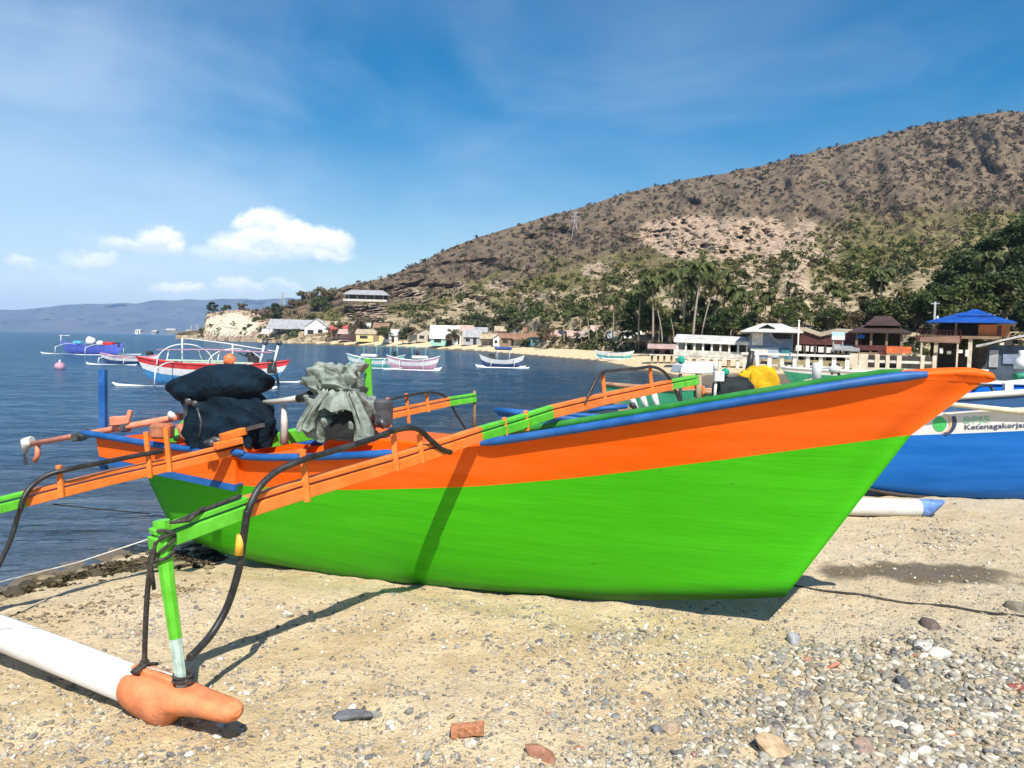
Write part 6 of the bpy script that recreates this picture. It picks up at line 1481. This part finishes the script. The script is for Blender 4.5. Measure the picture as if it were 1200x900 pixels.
# ------------------------------------------------------------------ stones on the beach
STONE = None
def stones():
    rng = np.random.RandomState(3); t = new_mat('stone'); a = t.node('ShaderNodeAttribute'); a.attribute_name = 'tint'; co = t.coord()
    n = t.noise(co, 30, 4, .65); n2 = t.noise(co, 140, 2, .6)
    c = t.mix(t.ramp(n, .35, .7), a.outputs['Color'], t.mix(1., a.outputs['Color'], (.62, .6, .56), 'MULTIPLY')); c = t.mix(t.math('MULTIPLY', t.ramp(n2, .58, .7), .3), c, (.6, .56, .48))
    t.put(t.bsdf.inputs['Base Color'], c); t.bsdf.inputs['Roughness'].default_value = .85; t.bsdf.inputs['Specular IOR Level'].default_value = .25
    t.put(t.bsdf.inputs['Normal'], t.bump(n, .5, .006)); global STONE; STONE = t.mat
    def ico(sub):
        bm = bmesh.new(); bmesh.ops.create_icosphere(bm, subdivisions=sub, radius=1); V = np.array([v.co[:] for v in bm.verts]); Fa = np.array([[v.index for v in f.verts] for f in bm.faces]); bm.free(); return V, Fa
    I1, I2, I3 = ico(1), ico(2), ico(3)
    PAL = np.array([(.33, .31, .27), (.42, .38, .31), (.23, .22, .20), (.48, .43, .34), (.42, .34, .23), (.31, .26, .19), (.16, .155, .15), (.54, .49, .40), (.44, .35, .24), (.27, .27, .25), (.47, .40, .29), (.36, .30, .21)])
    def shape(I, r_, seed=None):
        V = I[0].copy(); q = rng if seed is None else np.random.RandomState(seed)
        for _ in range(8):                                      # worn facets
            d = q.randn(3); d /= np.linalg.norm(d); lim = q.uniform(.42, .85); s = V@d; V = V-np.clip(s-lim, 0, None)[:, None]*d*.85
        V = V*q.uniform(.7, 1.25, 3)*np.array([1, 1, .62]); V += 0
        a = q.rand()*6.28; ca, sa = math.cos(a), math.sin(a); V = V@np.array([[ca, sa, 0], [-sa, ca, 0], [0, 0, 1]])
        tl = q.normal(0, .25, 2); V[:, 2] += V[:, 0]*tl[0]+V[:, 1]*tl[1]
        return V*r_
    # where gravel lies, in photo pixels -> on the ground
    pts = []
    def density(px, py):
        """gravel density over the sand, from the place seen under this point of the picture"""
        g = 0.
        e = px+(py-780)*-.25; g = max(g, (.30+.70*smooth((e-760)/260))*smooth((e-440)/320)*smooth((py-715)/70)*.9)
        g = max(g, .55*math.exp(-((px-740)/190)**2-((py-745)/38)**2))
        g = max(g, .75*math.exp(-((px-1080)/110)**2-((py-640)/26)**2)); g = max(g, .4*math.exp(-((px-1150)/90)**2-((py-735)/22)**2))
        g = max(g, .35*math.exp(-((px-150)/120)**2-((py-725)/22)**2)); g = max(g, .75*math.exp(-((px-190)/70)**2-((py-678)/13)**2)); g = max(g, .6*math.exp(-((px-80)/90)**2-((py-700)/12)**2))
        return max(g, .13 if py > 690 else .07)
    tries = 0
    N = 52000
    qx = rng.uniform(-420, 1720, N*6); qu = rng.uniform(0, 1, N*6)
    for i in range(N*6):
        # uniform over the ground between 2.5 m and 9 m, by picture row
        py = 590+(930-590)*qu[i]**.75
        if rng.rand() < density(qx[i], py)*(.22+.78*smooth((fbm(np.array([qx[i]*.022]), np.array([py*.055]), 3)[0]-.33)*4)): pts.append((qx[i], py))
        if len(pts) > N: break
    W = []
    for px, py in pts:
        p = gz(px, py, -.02); 
        if p.y > 9.5: continue
        d = density(px, py); r_ = .0038+.0095*rng.rand()**2.2+(.021*rng.rand()**4 if d > .5 else .012*rng.rand()**5)
        if px > 780 and py > 760: r_ = r_*1.02+.002*rng.rand()
        W.append((p.x, p.y, r_))
    W = np.array(W); W = W[np.argsort(-W[:, 2]*1.0/np.hypot(W[:, 0], W[:, 1]))]
    zg = ground_z(W[:, 0], W[:, 1]); sd = shore_dist(W[:, 0], W[:, 1]); keep = sd > -1.2; W, zg, sd = W[keep], zg[keep], sd[keep]
    def colour(x, y, s):
        c = PAL[rng.randint(len(PAL))]*rng.uniform(.70, 1.12)
        if rng.rand() < .006: c = np.array([.40, .20, .13])
        if rng.rand() < .10: c = np.array([.66, .62, .53])*rng.uniform(.85, 1.1)
        if s < 2.2 and x < -.5: c = c*np.array([.62, .55, .42])
        return c
    KIN = {}
    nind = 230; used = []
    for k in range(nind):
        x, y, r_ = W[k]; c = colour(x, y, sd[k]); V = shape(I2, r_)
        me_o = np_mesh('pebble', V, I2[1], STONE, np.repeat(c[None, :], len(V), 0), smooth_=True)
        me_o.location = (x, y, zg[k]+r_*.10)
        tone = 'pale' if c.mean() > .42 else ('dark' if c.mean() < .27 else 'grey'); 
        if c[0] > c[2]*1.55: tone = 'brown'
        where = 'on the stony patch at lower right' if x > .15 and y < 4.6 else ('in the gravel strip beside the blue boat' if x > 1.2 else 'scattered on the sand left of centre')
        tag(me_o, f'{tone} rounded pebble {where}', 'stone', 'larger pebbles on the beach')
    Vs, Fs, Ts = [], [], []; o = 0
    for k in range(nind, len(W)):
        x, y, r_ = W[k]; I = I2 if k < 2600 else I1; V = shape(I, r_)+np.array([x, y, zg[k]+r_*.08]); c = colour(x, y, sd[k])
        Vs.append(V); Fs.append(I[1]+o); Ts.append(np.repeat(c[None, :], len(V), 0)); o += len(V)
    g = np_mesh('gravel', np.concatenate(Vs), np.concatenate(Fs), STONE, np.concatenate(Ts), smooth_=True)
    tag(g, 'mixed grey and tan gravel lying over the sand', 'gravel', kind='stuff')
    # stones that can be told apart
    def special(px, py, rx, seed, col, name, lab, cat='stone', sub=I3, sq=.6, nz=.0, el=(1, 1)):
        p = gz(px, py, 0.); z = gh(p.x, p.y); r_ = rx*p.y/F; V = shape(sub, r_, seed)*np.array([el[0], el[1], 1.0])
        if nz: V = V*(1+(fbm(V[:, 0]*40/rx*20+seed, V[:, 1]*40/rx*20+V[:, 2]*900/rx, 3)[:, None]-.5)*nz)
        ob = np_mesh(name, V, sub[1], STONE, np.repeat(np.array(col)[None, :], len(V), 0), smooth_=True); ob.location = (p.x, p.y, z+r_*.12); tag(ob, lab, cat); return ob
    special(631, 889, 19, 41, (.36, .17, .11), 'stone', 'reddish brown stone at the bottom edge right of the broken brick')
    special(975, 776, 10, 42, (.58, .22, .15), 'stone', 'small salmon red stone among the grey gravel right of centre')
    special(904, 879, 27, 43, (.50, .36, .22), 'coral_lump', 'rough orange tan coral lump at the bottom right of centre', 'coral', nz=.35)
    special(1092, 733, 14, 44, (.13, .095, .085), 'stone', 'dark brown flat stone on the bare sand at right', el=(1.3, 1))
    special(1058, 806, 13, 45, (.10, .105, .115), 'stone', 'nearly black stone in the gravel at right')
    special(1192, 813, 13, 46, (.32, .09, .07), 'stone', 'dark red stone at the right edge of the picture')
    special(784, 857, 15, 47, (.42, .31, .21), 'stone', 'tan brown angular stone left of the coral lump'); special(770, 859, 11, 48, (.17, .175, .19), 'stone', 'small slate grey stone touching the tan brown one')
    special(1010, 885, 17, 49, (.35, .25, .2), 'stone', 'brown grey stone at the bottom right below the gravel')
    special(930, 745, 13, 50, (.33, .33, .34), 'stone', 'round grey stone at the head of the gravel patch below the keel')
    special(412, 842, 18, 51, (.15, .155, .17), 'stone', 'long dark slate piece lying on the bare sand', el=(1.5, .6)); special(437, 838, 10, 52, (.27, .26, .23), 'stone', 'grey brown chip touching the long dark slate', el=(1.3, .7))
    special(337, 717, 10, 53, (.66, .62, .54), 'stone', 'white stone alone on the sand below the shaded hull'); special(1102, 770, 16, 54, (.62, .6, .54), 'stone', 'large white stone in the gravel at right'); special(1083, 762, 11, 55, (.55, .54, .5), 'stone', 'pale stone left of the large white one')
    special(215, 745, 9, 56, (.5, .42, .3), 'stone', 'tan stone on the sand beyond the float leg'); special(1190, 718, 14, 57, (.2, .17, .13), 'stone', 'brown stone at the right edge by the rope')
    # wet dark rocks at the water's edge
    rk = 0
    for i in range(230):
        px = rng.uniform(-20, 268); py = 684-.16*px+rng.normal(0, 13)
        p = gz(px, py, -.32); z = gh(p.x, p.y); r_ = .014+.07*rng.rand()**3; V = shape(I2, r_)*np.array([1.25, 1, .8]); V = V*(1+(fbm(V[:, 0]*14+i, V[:, 1]*14+V[:, 2]*9, 3)[:, None]-.5)*.9)
        c = np.array([(.075, .058, .03), (.045, .038, .022), (.13, .105, .06), (.24, .19, .11), (.06, .05, .026)][i % 5])
        ob = np_mesh('shore_rock', V, I2[1], STONE, np.repeat(c[None, :], len(V), 0), smooth_=True); ob.location = (p.x, p.y, z+r_*.05); tag(ob, 'wet brown weedy rock at the water edge left of the stern', 'rock', 'wet rocks at the water edge')
    # wrack line: weed thrown up along the water's edge
    Vw = []
    for i in range(420):
        px = rng.uniform(-60, 262); py = 690-.165*px+rng.normal(0, 7); p = gz(px, py, -.3); z = gh(p.x, p.y)
        if z < SEA-.03 or p.y > 9.5: continue
        V_, _ = leaf_cloud(9, rng, (.055, .05, .012), .022, .25); Vw.append(V_+np.array([p.x, p.y, z+.008]))
    Vw = np.concatenate(Vw); cw = np.array([(.05, .038, .018), (.08, .06, .028), (.035, .03, .018), (.12, .095, .05)])[rng.randint(4, size=len(Vw)//4)]
    g = np_mesh('seaweed', Vw, np.arange(len(Vw)).reshape(-1, 4), attr_mat('weed', .8, 20, .4), np.repeat(cw, 4, 0)); tag(g, 'dark brown seaweed litter along the water edge', 'seaweed', kind='stuff')
    # broken brick
    p = gz(547, 869, 0.); z = gh(p.x, p.y); k = p.y/F; BR_ = paint('brick_red', (.46, .19, .09), .9, .35, 40, (1, 1, 1), .8, dirt=.3)
    e = empty('broken_brick', (p.x, p.y, z), 'orange brown broken brick chunk lying on the sand at the bottom centre', 'brick'); m = MB(); rows = []
    for i in range(8):
        x = (-19+i*39/7)*k; q = rng.uniform(.85, 1.08, 10); rows.append([Vector((p.x+x+rng.normal(0, .0015), p.y+.024*math.copysign(abs(math.cos(a))**.6, math.cos(a))*q[j], z+.026+.026*math.copysign(abs(math.sin(a))**.6, math.sin(a))*q[j]+x*.12)) for j, a in enumerate([2*pi*j/10 for j in range(10)])])
    m.grid(rows, 0, False, True); m.poly(rows[0]); m.poly(rows[-1]); m.build('brick_body', BR_, e); MB().tube([rows[0][0].lerp(rows[0][5], .5)-Vector((.001, 0, 0)), rows[0][0].lerp(rows[0][5], .5)-Vector((.004, 0, 0))], .021, 9).build('burnt_end', paint('burnt_end', (.06, .05, .045), .9, .3, 40), e)
    # rope on the sand
    L = []
    for px, py in ((930, 687), (960, 692), (1010, 700), (1060, 707), (1110, 715), (1150, 722), (1215, 729)):
        p = gz(px, py, 0.); L.append(Vector((p.x, p.y, gh(p.x, p.y)+.006)))
    o_ = MB().tube(CATMULL(L, 6), .008, 6).build('beach_rope', ROPE, None); tag(o_, 'thin dark rope lying on the sand to the right of the bow', 'rope')
stones()
